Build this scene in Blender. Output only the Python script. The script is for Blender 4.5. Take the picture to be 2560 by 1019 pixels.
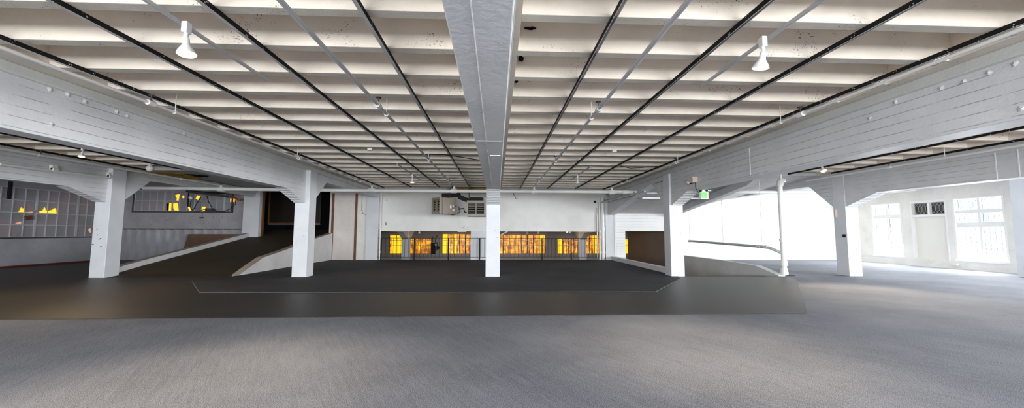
import bpy, bmesh, math, random
from mathutils import Vector, Matrix
random.seed(7)
sc = bpy.context.scene
for o in list(bpy.data.objects): bpy.data.objects.remove(o)
COL = sc.collection
# ------------------------------------------------------------------ camera
F, PIT, YAW, ROLL, CX, CH = 917.5669, 0.0760, 0.0417, 0.0028, 0.1332, 1.5943
def _cam():
    cy, sy, cp, sp = math.cos(YAW), math.sin(YAW), math.cos(PIT), math.sin(PIT)
    fw = Vector((sy*cp, cy*cp, sp)); rt = Vector((cy, -sy, 0)); up = rt.cross(fw)
    r2 = math.cos(ROLL)*rt + math.sin(ROLL)*up; u2 = -math.sin(ROLL)*rt + math.cos(ROLL)*up
    return r2, u2, fw
CR, CU, CF = _cam(); CP = Vector((CX, 0, CH))
def at(u, v, ax, val):
    """point where the sight line of photo pixel (u, v) meets the plane axis=val"""
    d = CR*((u-1280)/F) - CU*((v-509.5)/F) + CF
    t = (val-CP[ax])/d[ax]
    return CP + d*t
cd = bpy.data.cameras.new('camera'); cam = bpy.data.objects.new('camera', cd); COL.objects.link(cam)
cd.sensor_fit = 'HORIZONTAL'; cd.sensor_width = 36.0; cd.lens = F/2560*36.0; cd.clip_end = 300; cd.clip_start = .05
cam.matrix_world = Matrix(((CR.x, CU.x, -CF.x, CP.x), (CR.y, CU.y, -CF.y, CP.y), (CR.z, CU.z, -CF.z, CP.z), (0, 0, 0, 1)))
sc.camera = cam
# ------------------------------------------------------------------ exposure, world, daylight
sc.view_settings.view_transform = 'Standard'; sc.view_settings.look = 'None'
sc.view_settings.exposure = 0.95; sc.view_settings.gamma = 1.0; sc.view_settings.use_curve_mapping = False
sc.cycles.max_bounces = 10; sc.cycles.diffuse_bounces = 7; sc.cycles.caustics_reflective = False; sc.cycles.caustics_refractive = False
sc.cycles.sample_clamp_indirect = 4.0
wd = bpy.data.worlds.new('sky'); sc.world = wd; wd.use_nodes = True
wd.node_tree.nodes['Background'].inputs[0].default_value = (.75, .87, 1, 1)
wd.node_tree.nodes['Background'].inputs[1].default_value = 0.6
DAY = (.94, .97, 1.0); WARM = (1.0, .78, .52); AMBER = (1.0, .55, .12)
def area(name, loc, rot, sx, sy, e, col, spread=180):
    l = bpy.data.lights.new(name, 'AREA'); l.shape = 'RECTANGLE'; l.size = sx; l.size_y = sy; l.energy = e; l.color = col
    l.spread = math.radians(spread)
    o = bpy.data.objects.new(name, l); COL.objects.link(o); o.location = loc; o.rotation_euler = rot
    return o
HP = math.pi/2
# daylight through the window row behind the camera (wall_back) and the near windows of the right wall
for x in (-13.5, -4.5, 4.5, 13.5):
    area('daylight_back', (x, -6.75, 2.1), (HP, 0, 0), 6.0, 2.4, 540, DAY)
for y in (-3.0, 2.0, 7.0):
    area('daylight_right', (20.35, y, 1.75), (0, HP-.42, 0), 2.7, 3.0, 760, DAY)
for y in (14.75, 18.4):
    area('daylight_right_far', (20.40, y, 1.75), (0, HP-.25, 0), 2.6, 1.4, 150, DAY)
area('daylight_left', (-20.2, 3.0, 2.2), (0, -HP, 0), 2.0, 5.0, 30, DAY)
# ------------------------------------------------------------------ mesh helpers
class MB:
    def __init__(s): s.v = []; s.f = []; s.sm = []
    def add(s, vs, fs, smooth=False):
        b = len(s.v); s.v += [tuple(v) for v in vs]; s.f += [tuple(b+i for i in f) for f in fs]; s.sm += [smooth]*len(fs); return s
    def box(s, x0, x1, y0, y1, z0, z1):
        if x0 > x1: x0, x1 = x1, x0
        if y0 > y1: y0, y1 = y1, y0
        if z0 > z1: z0, z1 = z1, z0
        e = (len(s.f)//6 % 7)*.0007; x0 -= e; x1 += e; y0 -= e; y1 += e; z1 += e   # keeps overlapping boxes from sharing faces
        z0 -= e
        return s.add([(x0,y0,z0),(x1,y0,z0),(x1,y1,z0),(x0,y1,z0),(x0,y0,z1),(x1,y0,z1),(x1,y1,z1),(x0,y1,z1)],
                     [(0,3,2,1),(4,5,6,7),(0,1,5,4),(1,2,6,5),(2,3,7,6),(3,0,4,7)])
    def obox(s, c, sx, sy, sz, rz=0, rx=0, ry=0):
        R = Matrix.Rotation(rz, 3, 'Z') @ Matrix.Rotation(ry, 3, 'Y') @ Matrix.Rotation(rx, 3, 'X'); c = Vector(c)
        e = (len(s.f)//6 % 7)*.0014; sx += e; sy += e; sz += e
        vs = [c + R @ Vector((a*sx/2, b*sy/2, d*sz/2)) for d in (-1, 1) for a, b in ((-1,-1),(1,-1),(1,1),(-1,1))]
        return s.add(vs, [(0,3,2,1),(4,5,6,7),(0,1,5,4),(1,2,6,5),(2,3,7,6),(3,0,4,7)])
    def prism(s, poly, ax, a, b):
        """poly: 2-D points in the two other axes (in order), extruded along axis ax from a to b"""
        def P(p, w):
            if ax == 0: return (w, p[0], p[1])
            if ax == 1: return (p[0], w, p[1])
            return (p[0], p[1], w)
        n = len(poly); vs = [P(p, a) for p in poly] + [P(p, b) for p in poly]
        return s.add(vs, [tuple(range(n)), tuple(range(2*n-1, n-1, -1))] + [(i, (i+1) % n, n+(i+1) % n, n+i) for i in range(n)])
    def tube(s, pts, r, n=10, cap=True):
        pts = [Vector(p) for p in pts]; rings = []; N = len(pts)
        rs = r if isinstance(r, (list, tuple)) else [r]*N
        prev = None
        for i, p in enumerate(pts):
            t = (pts[min(i+1, N-1)] - pts[max(i-1, 0)]).normalized()
            if prev is None:
                a = Vector((0, 0, 1)) if abs(t.z) < .9 else Vector((1, 0, 0)); u = t.cross(a).normalized()
            else:
                u = (prev - t*prev.dot(t)).normalized()
            prev = u; w = t.cross(u)
            rings.append([p + (u*math.cos(2*math.pi*k/n) + w*math.sin(2*math.pi*k/n))*rs[i] for k in range(n)])
        vs = [v for r_ in rings for v in r_]
        fs = [(i*n+k, i*n+(k+1) % n, (i+1)*n+(k+1) % n, (i+1)*n+k) for i in range(N-1) for k in range(n)]
        s.add(vs, fs, True)
        if cap: s.add(rings[0], [tuple(range(n-1, -1, -1))]); s.add(rings[-1], [tuple(range(n))])
        return s
    def bar(s, p, q, w, h=None):
        """square bar between two points"""
        p = Vector(p); q = Vector(q); h = h or w; t = (q-p).normalized()
        a = Vector((0, 0, 1)) if abs(t.z) < .95 else Vector((0, 1, 0)); u = t.cross(a).normalized(); v = u.cross(t)
        vs = [e + u*i*w/2 + v*j*h/2 for e in (p, q) for i, j in ((-1,-1),(1,-1),(1,1),(-1,1))]
        return s.add(vs, [(0,1,2,3),(7,6,5,4),(0,4,5,1),(1,5,6,2),(2,6,7,3),(3,7,4,0)])
    def lathe(s, prof, c, n=24, ax=None):
        """profile of (radius, height) turned about a vertical line through c (or about ax)"""
        c = Vector(c); R = Matrix.Identity(3)
        if ax is not None: R = Vector((0, 0, 1)).rotation_difference(Vector(ax)).to_matrix()
        vs = [c + R @ Vector((r*math.cos(2*math.pi*k/n), r*math.sin(2*math.pi*k/n), z)) for r, z in prof for k in range(n)]
        fs = [(i*n+k, i*n+(k+1) % n, (i+1)*n+(k+1) % n, (i+1)*n+k) for i in range(len(prof)-1) for k in range(n)]
        return s.add(vs, fs, True)
def meta(o, label=None, cat=None, group=None, kind=None):
    if label: o['label'] = label
    if cat: o['category'] = cat
    if group: o['group'] = group
    if kind: o['kind'] = kind
    return o
def obj(name, mb, mat, parent=None, label=None, cat=None, group=None, kind=None, bevel=0, origin=None):
    me = bpy.data.meshes.new(name)
    if parent is not None:
        org = Vector((0, 0, 0)); q = parent
        while q is not None: org += q.location; q = q.parent
    elif origin is not None: org = Vector(origin)
    else:
        xs = [v[0] for v in mb.v]; ys = [v[1] for v in mb.v]; zs = [v[2] for v in mb.v]
        org = Vector(((min(xs)+max(xs))/2, (min(ys)+max(ys))/2, min(zs)))
    me.from_pydata([Vector(v)-org for v in mb.v], [], mb.f); me.update()
    me.polygons.foreach_set('use_smooth', mb.sm)
    bm = bmesh.new(); bm.from_mesh(me); bmesh.ops.recalc_face_normals(bm, faces=bm.faces); bm.to_mesh(me); bm.free()
    me.materials.append(mat)
    o = bpy.data.objects.new(name, me); COL.objects.link(o)
    if parent is not None: o.parent = parent
    else: o.location = org
    if bevel:
        m = o.modifiers.new('bevel', 'BEVEL'); m.width = bevel; m.segments = 2; m.limit_method = 'ANGLE'
    return meta(o, label, cat, group, kind)
def struct(name, mb, mat, label, cat, parent=None, bevel=0):
    return obj(name, mb, mat, parent, label, cat if parent is None else None, None, 'structure' if parent is None else None, bevel)
def thing(name, loc, label, cat, group=None, kind=None):
    o = bpy.data.objects.new(name, None); COL.objects.link(o); o.location = loc; o.empty_display_size = .2
    return meta(o, label, cat, group, kind)
# ------------------------------------------------------------------ material helpers
def new_mat(name):
    m = bpy.data.materials.new(name); m.use_nodes = True; nt = m.node_tree
    return m, nt, nt.nodes, nt.links, nt.nodes['Principled BSDF']
def simple(name, col, rough=.5, metal=0, spec=.5):
    m, nt, N, L, P = new_mat(name); P.inputs['Base Color'].default_value = (*col, 1); P.inputs['Roughness'].default_value = rough
    P.inputs['Metallic'].default_value = metal; P.inputs['Specular IOR Level'].default_value = spec
    return m
def glow(name, col, st):
    m, nt, N, L, P = new_mat(name); P.inputs['Base Color'].default_value = (*col, 1)
    P.inputs['Emission Color'].default_value = (*col, 1); P.inputs['Emission Strength'].default_value = st
    return m
def noise(N, L, vec, scale, detail=2, rough=.5, dist=0):
    n = N.new('ShaderNodeTexNoise'); n.inputs['Scale'].default_value = scale; n.inputs['Detail'].default_value = detail
    n.inputs['Roughness'].default_value = rough; n.inputs['Distortion'].default_value = dist
    if vec is not None: L.new(vec, n.inputs['Vector'])
    return n.outputs['Fac']
def mapping(N, L, vec, sc_=(1, 1, 1), rot=(0, 0, 0), loc=(0, 0, 0)):
    m = N.new('ShaderNodeMapping'); m.inputs['Scale'].default_value = sc_; m.inputs['Rotation'].default_value = rot; m.inputs['Location'].default_value = loc
    L.new(vec, m.inputs['Vector']); return m.outputs[0]
def ramp(N, L, fac, stops, interp='LINEAR'):
    r = N.new('ShaderNodeValToRGB'); r.color_ramp.interpolation = interp; e = r.color_ramp.elements
    while len(e) < len(stops): e.new(.5)
    for i, (p, c) in enumerate(stops):
        e[i].position = p; e[i].color = (*c, 1) if len(c) == 3 else c
    L.new(fac, r.inputs[0]); return r.outputs[0]
def mix(N, L, fac, a, b, mode='MIX'):
    m = N.new('ShaderNodeMix'); m.data_type = 'RGBA'; m.blend_type = mode
    if isinstance(fac, float): m.inputs[0].default_value = fac
    else: L.new(fac, m.inputs[0])
    for i, c in ((6, a), (7, b)):
        if isinstance(c, tuple): m.inputs[i].default_value = (*c, 1)
        else: L.new(c, m.inputs[i])
    return m.outputs[2]
def math_(N, L, op, a, b=None, c=None):
    m = N.new('ShaderNodeMath'); m.operation = op
    for i, x in enumerate((a, b, c)):
        if x is None: continue
        if isinstance(x, (int, float)): m.inputs[i].default_value = x
        else: L.new(x, m.inputs[i])
    return m.outputs[0]
def bump(N, L, P, h, st, dist=.01, prev=None):
    b = N.new('ShaderNodeBump'); b.inputs['Strength'].default_value = st; b.inputs['Distance'].default_value = dist
    L.new(h, b.inputs['Height'])
    if prev is not None: L.new(prev, b.inputs['Normal'])
    L.new(b.outputs[0], P.inputs['Normal']); return b.outputs[0]
def bw(v): return (v, v, v)
def painted(name, col, rough=.55, boards=0, chips=0.0, mottle=.06, lump=.35, courses=None, dirt=None):
    """painted concrete: mottled, lumpy, optionally with board marks (boards=height of a board), chipped spots or brick courses"""
    m, nt, N, L, P = new_mat(name)
    pos = N.new('ShaderNodeNewGeometry').outputs['Position']
    n1 = noise(N, L, pos, 1.3, 4, .6)
    dk = tuple(c*(1-mottle*2) for c in col); lt = tuple(min(1, c*(1+mottle*.6)) for c in col)
    base = ramp(N, L, n1, [(.3, dk), (.65, lt)])
    if dirt is not None:
        n4 = noise(N, L, mapping(N, L, pos, (.5, .5, 2.0)), 1.1, 5, .65)
        f4 = ramp(N, L, n4, [(.52, bw(0)), (.75, bw(.40))])
        base = mix(N, L, f4, base, dirt)
    hgt = noise(N, L, pos, 16, 5, .65)
    nb = bump(N, L, P, hgt, lump, .012)
    if boards or courses:
        sep = N.new('ShaderNodeSeparateXYZ'); L.new(pos, sep.inputs[0])
        wob = noise(N, L, pos, 3.0, 3)
        z = math_(N, L, 'ADD', sep.outputs[2], math_(N, L, 'MULTIPLY', wob, .012))
        per = boards or courses
        fr = math_(N, L, 'FRACT', math_(N, L, 'DIVIDE', z, per))
        d = math_(N, L, 'ABSOLUTE', math_(N, L, 'SUBTRACT', fr, .5))
        w = .46 if boards else .42
        line = math_(N, L, 'SMOOTH_MIN', math_(N, L, 'MULTIPLY', math_(N, L, 'SUBTRACT', d, w), 22.0), 1.0, .2)
        line = math_(N, L, 'MAXIMUM', line, 0.0)
        brk = ramp(N, L, noise(N, L, mapping(N, L, pos, (1, 1, .4)), 1.7, 5, .7), [(.38, bw(0)), (.54, bw(1))])
        line = math_(N, L, 'MULTIPLY', line, brk)
        if courses:
            hx = math_(N, L, 'ADD', sep.outputs[0], sep.outputs[1])
            row = math_(N, L, 'MULTIPLY', math_(N, L, 'FLOOR', math_(N, L, 'DIVIDE', z, per)), .5)
            fx = math_(N, L, 'FRACT', math_(N, L, 'ADD', math_(N, L, 'DIVIDE', hx, .22), row))
            lx = math_(N, L, 'MAXIMUM', math_(N, L, 'MULTIPLY', math_(N, L, 'SUBTRACT', math_(N, L, 'ABSOLUTE', math_(N, L, 'SUBTRACT', fx, .5)), .465), 28.0), 0.0)
            line = math_(N, L, 'MAXIMUM', line, math_(N, L, 'MULTIPLY', lx, brk))
        nb = bump(N, L, P, math_(N, L, 'SUBTRACT', 1.0, line), .8 if boards else .35, .012, nb)
        base = mix(N, L, math_(N, L, 'MULTIPLY', line, .22 if boards else .10), base, tuple(c*.45 for c in col))
    if chips:
        c1 = noise(N, L, pos, 1.6, 3, .6); c2 = noise(N, L, pos, 42, 3, .7)
        f = math_(N, L, 'MULTIPLY', ramp(N, L, c1, [(.62-chips, bw(0)), (.68-chips, bw(1))]), ramp(N, L, c2, [(.61, bw(0)), (.635, bw(1))]))
        base = mix(N, L, f, base, (.07, .055, .045))
        bump(N, L, P, math_(N, L, 'SUBTRACT', 1.0, f), .5, .008, nb)
    L.new(base, P.inputs['Base Color']); P.inputs['Roughness'].default_value = rough
    return m
def carpet(name, a, b, grain=150, rough=.9, streak=.5, spec=.25, ang=0, patch=None, rng=.19):
    m, nt, N, L, P = new_mat(name)
    pos = N.new('ShaderNodeNewGeometry').outputs['Position']
    g = noise(N, L, pos, grain, 2, .7)
    g = math_(N, L, 'ADD', math_(N, L, 'MULTIPLY', math_(N, L, 'SUBTRACT', g, .5), 2.3), .5)
    st = noise(N, L, mapping(N, L, mapping(N, L, pos, (1, 1, 1), (0, 0, math.radians(ang))), (1.0, 12.0, 1)), 1.6, 6, .75, .3)
    lg = noise(N, L, pos, .5, 4, .6)
    f = math_(N, L, 'ADD', math_(N, L, 'MULTIPLY', g, .8), math_(N, L, 'MULTIPLY', st, streak))
    f = math_(N, L, 'ADD', f, math_(N, L, 'MULTIPLY', lg, .38))
    t = (.8*.5 + streak*.5 + .19)
    c = ramp(N, L, f, [(t-rng, a), (t+rng, b)])
    if patch is not None:
        pf = ramp(N, L, noise(N, L, mapping(N, L, pos, (.6, 1.6, 1)), .9, 4, .6), [(.5, bw(0)), (.72, bw(.6))])
        c = mix(N, L, pf, c, patch)
    L.new(c, P.inputs['Base Color']); P.inputs['Roughness'].default_value = rough; P.inputs['Specular IOR Level'].default_value = spec
    bump(N, L, P, g, .35, .006)
    return m
M = {}
M['white'] = painted('white_concrete_paint', (.68, .70, .73), .5, 0, .0, .04)
M['girder'] = painted('board_marked_concrete_paint', (.66, .67, .68), .5, .152, .0, .05, .5)
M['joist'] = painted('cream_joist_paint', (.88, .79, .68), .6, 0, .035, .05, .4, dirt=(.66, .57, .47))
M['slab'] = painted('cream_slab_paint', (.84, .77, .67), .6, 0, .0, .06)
M['soffit'] = painted('worn_shaded_soffit_paint', (.66, .60, .52), .65, 0, .04, .08, .6)  # flaking undersides; greyer than the joist faces, their shade put into the colour
M['ledge'] = painted('ledge_paint', (.66, .67, .64), .55, 0, .0, .05, .5)
M['wall'] = painted('white_wall_paint', (.80, .79, .77), .6, 0, .0, .03, .15)
M['wallwhite'] = painted('bright_wall_paint', (.88, .87, .84), .6, 0, .0, .015, .06)
M['siding'] = painted('white_siding_paint', (.82, .82, .81), .55, .16, .0, .02, .1)
M['brick'] = painted('painted_brick', (.82, .80, .74), .6, 0, .02, .05, .3, courses=.075)
M['pinkwall'] = painted('pale_plaster', (.74, .68, .64), .6, 0, .0, .06, .2)
M['greywall'] = painted('grey_wall_paint', (.36, .36, .39), .6, 0, .04, .08, .25)
M['greywall2'] = painted('lower_level_wall', (.40, .38, .37), .7, 0, .0, .08, .2)
M['flat'] = painted('grey_ceiling_paint', (.55, .55, .54), .6, 0, .03, .08, .3)
M['curb'] = painted('curb_paint', (.72, .71, .71), .5, 0, .0, .05, .3)
M['curbtop'] = painted('worn_curb_top', (.45, .37, .31), .6, 0, .0, .12, .3)
M['parapet'] = painted('parapet_grey_paint', (.60, .60, .60), .55, 0, .0, .05, .3)
M['brownwall'] = painted('tan_wall_paint', (.27, .22, .19), .6, 0, .0, .05, .1)
M['carpet'] = carpet('blue_grey_carpet', (.070, .076, .096), (.33, .345, .39), 130, .85, .26, ang=60)
M['mat'] = carpet('dark_drive_surface', (.006, .0055, .005), (.044, .039, .035), 70, .42, 1.2, .22, rng=.24)
M['black'] = carpet('black_carpet', (.020, .020, .024), (.080, .080, .090), 130, .8, .5)
M['ramp'] = carpet('ramp_surface', (.026, .019, .010), (.085, .062, .038), 90, .7, .8, .2)
M['pipe'] = simple('white_pipe_paint', (.80, .79, .77), .35)
M['pipegrey'] = simple('grey_pipe_paint', (.50, .50, .51), .35)
M['steel'] = simple('galvanised_steel', (.42, .41, .41), .38, .6)
M['darksteel'] = simple('dull_steel', (.20, .195, .19), .5, .2)
M['blackmetal'] = simple('black_steel', (.014, .013, .013), .6, 0, .2)
M['darkmetal'] = simple('dark_iron', (.05, .045, .045), .5)
M['dark'] = simple('dark_void', (.008, .008, .010), .9, 0, .1)
M['lamp_white'] = simple('white_lamp_plastic', (.86, .86, .86), .35)
M['red'] = simple('dark_red_base', (.12, .02, .015), .6)
M['redpipe'] = simple('red_valve_paint', (.40, .06, .03), .5)
M['heater'] = simple('beige_enamel', (.33, .28, .225), .45)
M['rust'] = painted('rusty_brown_strip', (.15, .060, .022), .6, 0, .0, .3, .3)
M['plywood'] = painted('brown_board', (.13, .07, .04), .6, 0, .0, .12, .1)
M['orange_trim'] = simple('orange_wood_trim', (.16, .075, .02), .6)
M['label'] = simple('white_sticker', (.85, .85, .85), .5)
M['exitgreen'] = glow('exit_green', (.01, .55, .03), .34)
M['exitletter'] = glow('exit_letter', (.22, .90, .16), .42)
M['cream_plastic'] = simple('aged_cream_plastic', (.66, .56, .48), .4)
M['bulb'] = glow('bulb_face', (1.0, .74, .36), 1.3)
M['bulbdim'] = glow('bulb_face_dim', (1.0, .92, .80), .7)
M['yellowbits'] = glow('amber_daylight', (1.0, .55, .03), .62)
M['tubeglow'] = glow('fluorescent_tube', (1, .97, .9), .6)
M['insul'] = painted('yellow_insulation', (.62, .36, .03), .9, 0, .05, .25, 1.0)
M['amberlight'] = painted('amber_light_plank', (.42, .26, .04), .7, 0, .0, .15, .2)  # amber light on a joist face, put into the colour
M['cord'] = simple('pale_cable', (.62, .58, .54), .5)
def slotted():
    m, nt, N, L, P = new_mat('black_slotted_channel')
    pos = N.new('ShaderNodeNewGeometry').outputs['Position']; s = N.new('ShaderNodeSeparateXYZ'); L.new(pos, s.inputs[0])
    a = math_(N, L, 'FRACT', math_(N, L, 'DIVIDE', s.outputs[1], .30)); b = math_(N, L, 'FRACT', math_(N, L, 'DIVIDE', s.outputs[1], .036))
    f = math_(N, L, 'MULTIPLY', math_(N, L, 'LESS_THAN', a, .22), math_(N, L, 'LESS_THAN', b, .35))
    nz = math_(N, L, 'LESS_THAN', N.new('ShaderNodeNewGeometry').outputs['Normal'], -.5)
    P.inputs['Roughness'].default_value = .7; P.inputs['Specular IOR Level'].default_value = .15
    v = N.new('ShaderNodeTexVoronoi'); v.inputs['Scale'].default_value = 34; L.new(pos, v.inputs['Vector'])
    dot = math_(N, L, 'LESS_THAN', v.outputs['Distance'], .28)
    f2 = math_(N, L, 'MULTIPLY', math_(N, L, 'LESS_THAN', a, .18), dot)
    L.new(mix(N, L, f2, (.014, .013, .012), (.5, .48, .45)), P.inputs['Base Color']); return m
M['track'] = slotted()
def pane_mat(name, c1, c2, c3):
    m, nt, N, L, P = new_mat(name)
    pos = N.new('ShaderNodeNewGeometry').outputs['Position']
    v = N.new('ShaderNodeTexVoronoi'); v.inputs['Scale'].default_value = 1.6; v.feature = 'F1'; L.new(pos, v.inputs['Vector'])
    w = N.new('ShaderNodeSeparateColor'); L.new(v.outputs['Color'], w.inputs[0])
    c = ramp(N, L, w.outputs[0], [(0, c1), (.6, c2), (1, c3)])
    n = noise(N, L, pos, 14, 3); L.new(mix(N, L, math_(N, L, 'MULTIPLY', n, .25), c, bw(.5)), P.inputs['Base Color'])
    P.inputs['Roughness'].default_value = .3; bump(N, L, P, noise(N, L, pos, 30, 2), .25, .004); return m
M['greypane'] = pane_mat('painted_over_glass', (.24, .24, .27), (.28, .26, .29), (.33, .26, .27))
def amber_glass():
    m, nt, N, L, P = new_mat('amber_glass')
    pos = N.new('ShaderNodeNewGeometry').outputs['Position']
    n = noise(N, L, mapping(N, L, pos, (7, 1, .8)), 1.2, 4, .75, .3)
    n2 = noise(N, L, mapping(N, L, pos, (1, 1, 2.0)), 2.2, 3, .6)
    f = math_(N, L, 'ADD', math_(N, L, 'MULTIPLY', n, .7), math_(N, L, 'MULTIPLY', n2, .3))
    c = ramp(N, L, f, [(.40, (.06, .02, .005)), (.48, (.45, .12, .01)), (.54, (1.0, .38, .01)), (.60, (1.0, .62, .03)), (.66, (1.0, .9, .35))])
    L.new(c, P.inputs['Emission Color']); P.inputs['Emission Strength'].default_value = .62
    P.inputs['Base Color'].default_value = (.3, .15, .02, 1); P.inputs['Roughness'].default_value = .3; return m
M['amber'] = amber_glass()
M['amberbright'] = glow('amber_glass_bright', (1.0, .60, .015), .62)
M['skyglass'] = glow('daylit_glass', (.92, .97, 1.0), 1.5)
M['cyanglass'] = glow('turquoise_glass', (.42, .92, 1.0), .75)
M['lead'] = simple('lead_came', (.16, .16, .18), .5)
M['leadlight'] = simple('pale_lead_came', (.45, .44, .42), .5)
M['frame'] = simple('white_window_paint', (.84, .83, .80), .45)
M['smoked'] = painted('dusty_dark_glass', (.07, .06, .05), .25, 0, .0, .5, .1)
M['panelpaint'] = simple('cream_panel_paint', (.80, .77, .70), .5)
# ------------------------------------------------------------------ plan dimensions
B = 6.704; YC = 13.16; YF = 21.1; ZJ = 3.90; ZG = 2.99; ZT = 2.57; XL = -20.65; XR = 20.6
# ================================================================== FLOOR
mb = MB()
mb.box(-21.5, 21.5, -7, YC, -.25, 0)
mb.box(-21.5, -13.62, YC, 21.6, -.25, 0); mb.box(-9.2, 6.83, YC, YF, -.25, 0); mb.box(10.6, 21.5, YC, 21.6, -.25, 0)
floor = struct('floor', mb, M['carpet'], 'blue-grey carpeted floor of the whole hall', 'floor')
def flat_poly(pts, z0, z1): return MB().prism(pts, 2, z0, z1)
fr = at(2018, 783, 2, 0); cr = at(1992, 697, 2, 0)
mat_poly = [(-20.6, 7.12), (-3, 7.08), (fr.x, fr.y), (cr.x, cr.y), (10.55, YC+.02), (-9.25, YC+.02), (-9.25, 13.4), (-13.55, 13.4), (-13.55, 21.2), (-20.6, 21.2)]
obj('drive_lane', flat_poly([(-20.6, 7.12), (-3, 7.08), (fr.x, fr.y), (cr.x, cr.y), (10.55, YC+.0), (-20.6, YC+.0)], 0, .012), M['mat'], floor, 'smooth dark brown drive lane across the carpet')
obj('drive_lane', flat_poly([(-20.6, YC), (-13.64, YC), (-13.64, 21.2), (-20.6, 21.2)], 0, .012), M['mat'], floor, 'dark brown drive lane at the left wall')
obj('black_carpet', flat_poly([(-9.37, 12.04), (-7.51, 9.93), (4.37, 9.74), (6.45, 12.5), (6.7, YC), (6.7, YF), (-9.1, YF), (-9.1, 13.6)], .013, .02), M['black'], floor, 'black rough carpet in the middle of the hall')
obj('carpet_seam', MB().bar((-9.37, 12.04, .022), (-7.51, 9.93, .022), .02, .006).bar((-7.51, 9.93, .022), (4.37, 9.74, .022), .02, .006).bar((4.37, 9.74, .022), (6.45, 12.5, .022), .02, .006), M['darksteel'], floor, 'thin pale seam edging the black carpet')
# ramps
def ramp_mesh(x0, x1, prof, th=.25):
    top = prof; bot = [(y, z-th) for y, z in reversed(prof)]
    return MB().prism(top+bot, 0, x0, x1)
struct('floor_ramp_up', ramp_mesh(-13.6, -9.25, [(YC, 0.0), (13.9, .06), (15.0, .27), (YF, 1.30), (23.6, 1.72), (24.7, 1.72)]), M['ramp'], 'brown carpeted ramp climbing to the dark doorway', 'ramp')
struct('floor_ramp_down', ramp_mesh(6.95, 10.47, [(YC, 0.0), (14.0, -.07), (YF, -1.3), (22.0, -1.45), (26, -1.45)]), M['ramp'], 'ramp sinking behind the low grey parapet on the right', 'ramp')
# curbs and parapets
def curb(name, x0, x1, top, zb, m, label, capm=None, capside=0):
    t = thing(name, ((x0+x1)/2, top[0][0], 0), label, 'curb')
    poly = top + ([(top[-1][0], zb[1]), (top[0][0], zb[0])] if not isinstance(zb, list) else list(reversed(zb)))
    obj('curb_wall', MB().prism(poly, 0, x0, x1), m, t)
    cp = MB().prism([(y, z+.012) for y, z in top] + [(y, z) for y, z in reversed(top)], 0, x0-.01, x1+.01)
    obj('curb_cap', cp, capm or m, t, 'worn brownish cap' if capm else None)
    return t
rz = lambda y: 0 if y < 13.2 else (.06*(y-13.16)/.74 if y < 13.9 else (.06+.21*(y-13.9)/1.1 if y < 15 else .27+1.03*(y-15)/6.1))
ys = [13.75, 14.3, 15.0, 16.5, 18, 19.5, YF-.02]
curb('ramp_curb', -13.78, -13.55, [(y, rz(y)+(.16 if y < 14 else .2)) for y in ys], (-.0, -.0), M['curb'], 'long white curb edging the left side of the rising ramp', M['curbtop'])
curb('ramp_parapet', -9.3, -9.06, [(13.62, .01), (14.4, .33), (15.0, .56), (16.6, .80), (18.5, 1.14), (YF-.02, 1.50)], (0, 0), M['curb'], 'white wedge-shaped parapet on the right side of the rising ramp', M['curbtop'])
curb('void_curb', 6.72, 6.94, [(13.68, .20), (YF-.02, .20)], (-1.9, -1.9), M['curb'], 'low white curb left of the ramp well, running to the back wall')
curb('well_parapet', 10.48, 10.72, [(13.2, .02), (14.4, .27), (16.2, .31), (YF-.25, .31)], (-1.9, -1.9), M['parapet'], 'low grey parapet with sloping end beside the white standpipe')
# ================================================================== CEILING
ceil = struct('ceiling', MB().box(-21.5, 21.5, -7, 21.4, 4.27, 4.55), M['slab'], 'cream painted ribbed concrete ceiling', 'ceiling')
GX = {-2: (-13.66, -13.30), -1: (-6.95, -6.60), 0: (-.21, .235), 1: (6.52, 6.95), 2: (13.17, 13.6)}
def joist_row(x0, x1, y_end):
    k = -4; y = 3.87 - .79*4
    while y < y_end:
        yc = y-.07
        mb_ = MB().prism([(yc-.07, ZJ), (yc+.07, ZJ), (yc+.11, 4.29), (yc-.11, 4.29)], 0, x0, x1)
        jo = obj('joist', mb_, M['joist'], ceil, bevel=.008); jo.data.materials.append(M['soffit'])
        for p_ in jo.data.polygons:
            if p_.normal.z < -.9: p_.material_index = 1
        y += .79
bays = [(-12.98, -7.30, 14.0), (-6.22, -.43, 19.6), (.39, 6.20, 19.6), (7.30, 12.85, 14.0)]
for x0, x1, ye in bays: joist_row(x0, x1, ye)
eb = [(-13.75, -12.98, 14.3), (-7.30, -6.22, 19.8), (-.43, .39, 19.8), (6.20, 7.30, 19.8), (12.85, 13.7, 14.3)]
for x0, x1, ye in eb:
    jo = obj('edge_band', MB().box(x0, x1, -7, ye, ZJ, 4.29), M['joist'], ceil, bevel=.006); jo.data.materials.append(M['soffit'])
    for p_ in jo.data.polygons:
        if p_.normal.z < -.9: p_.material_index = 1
for x0, x1, y1 in ((-21.4, -13.75, 21.3), (13.7, 21.4, 14.0)): obj('flat_soffit', MB().box(x0, x1, -7, y1, ZJ, 4.33), M['flat'], ceil)
obj('flat_soffit', MB().box(-13.0, -6.95, 14.25, 21.1, 3.88, 4.33), M['flat'], ceil)
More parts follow.
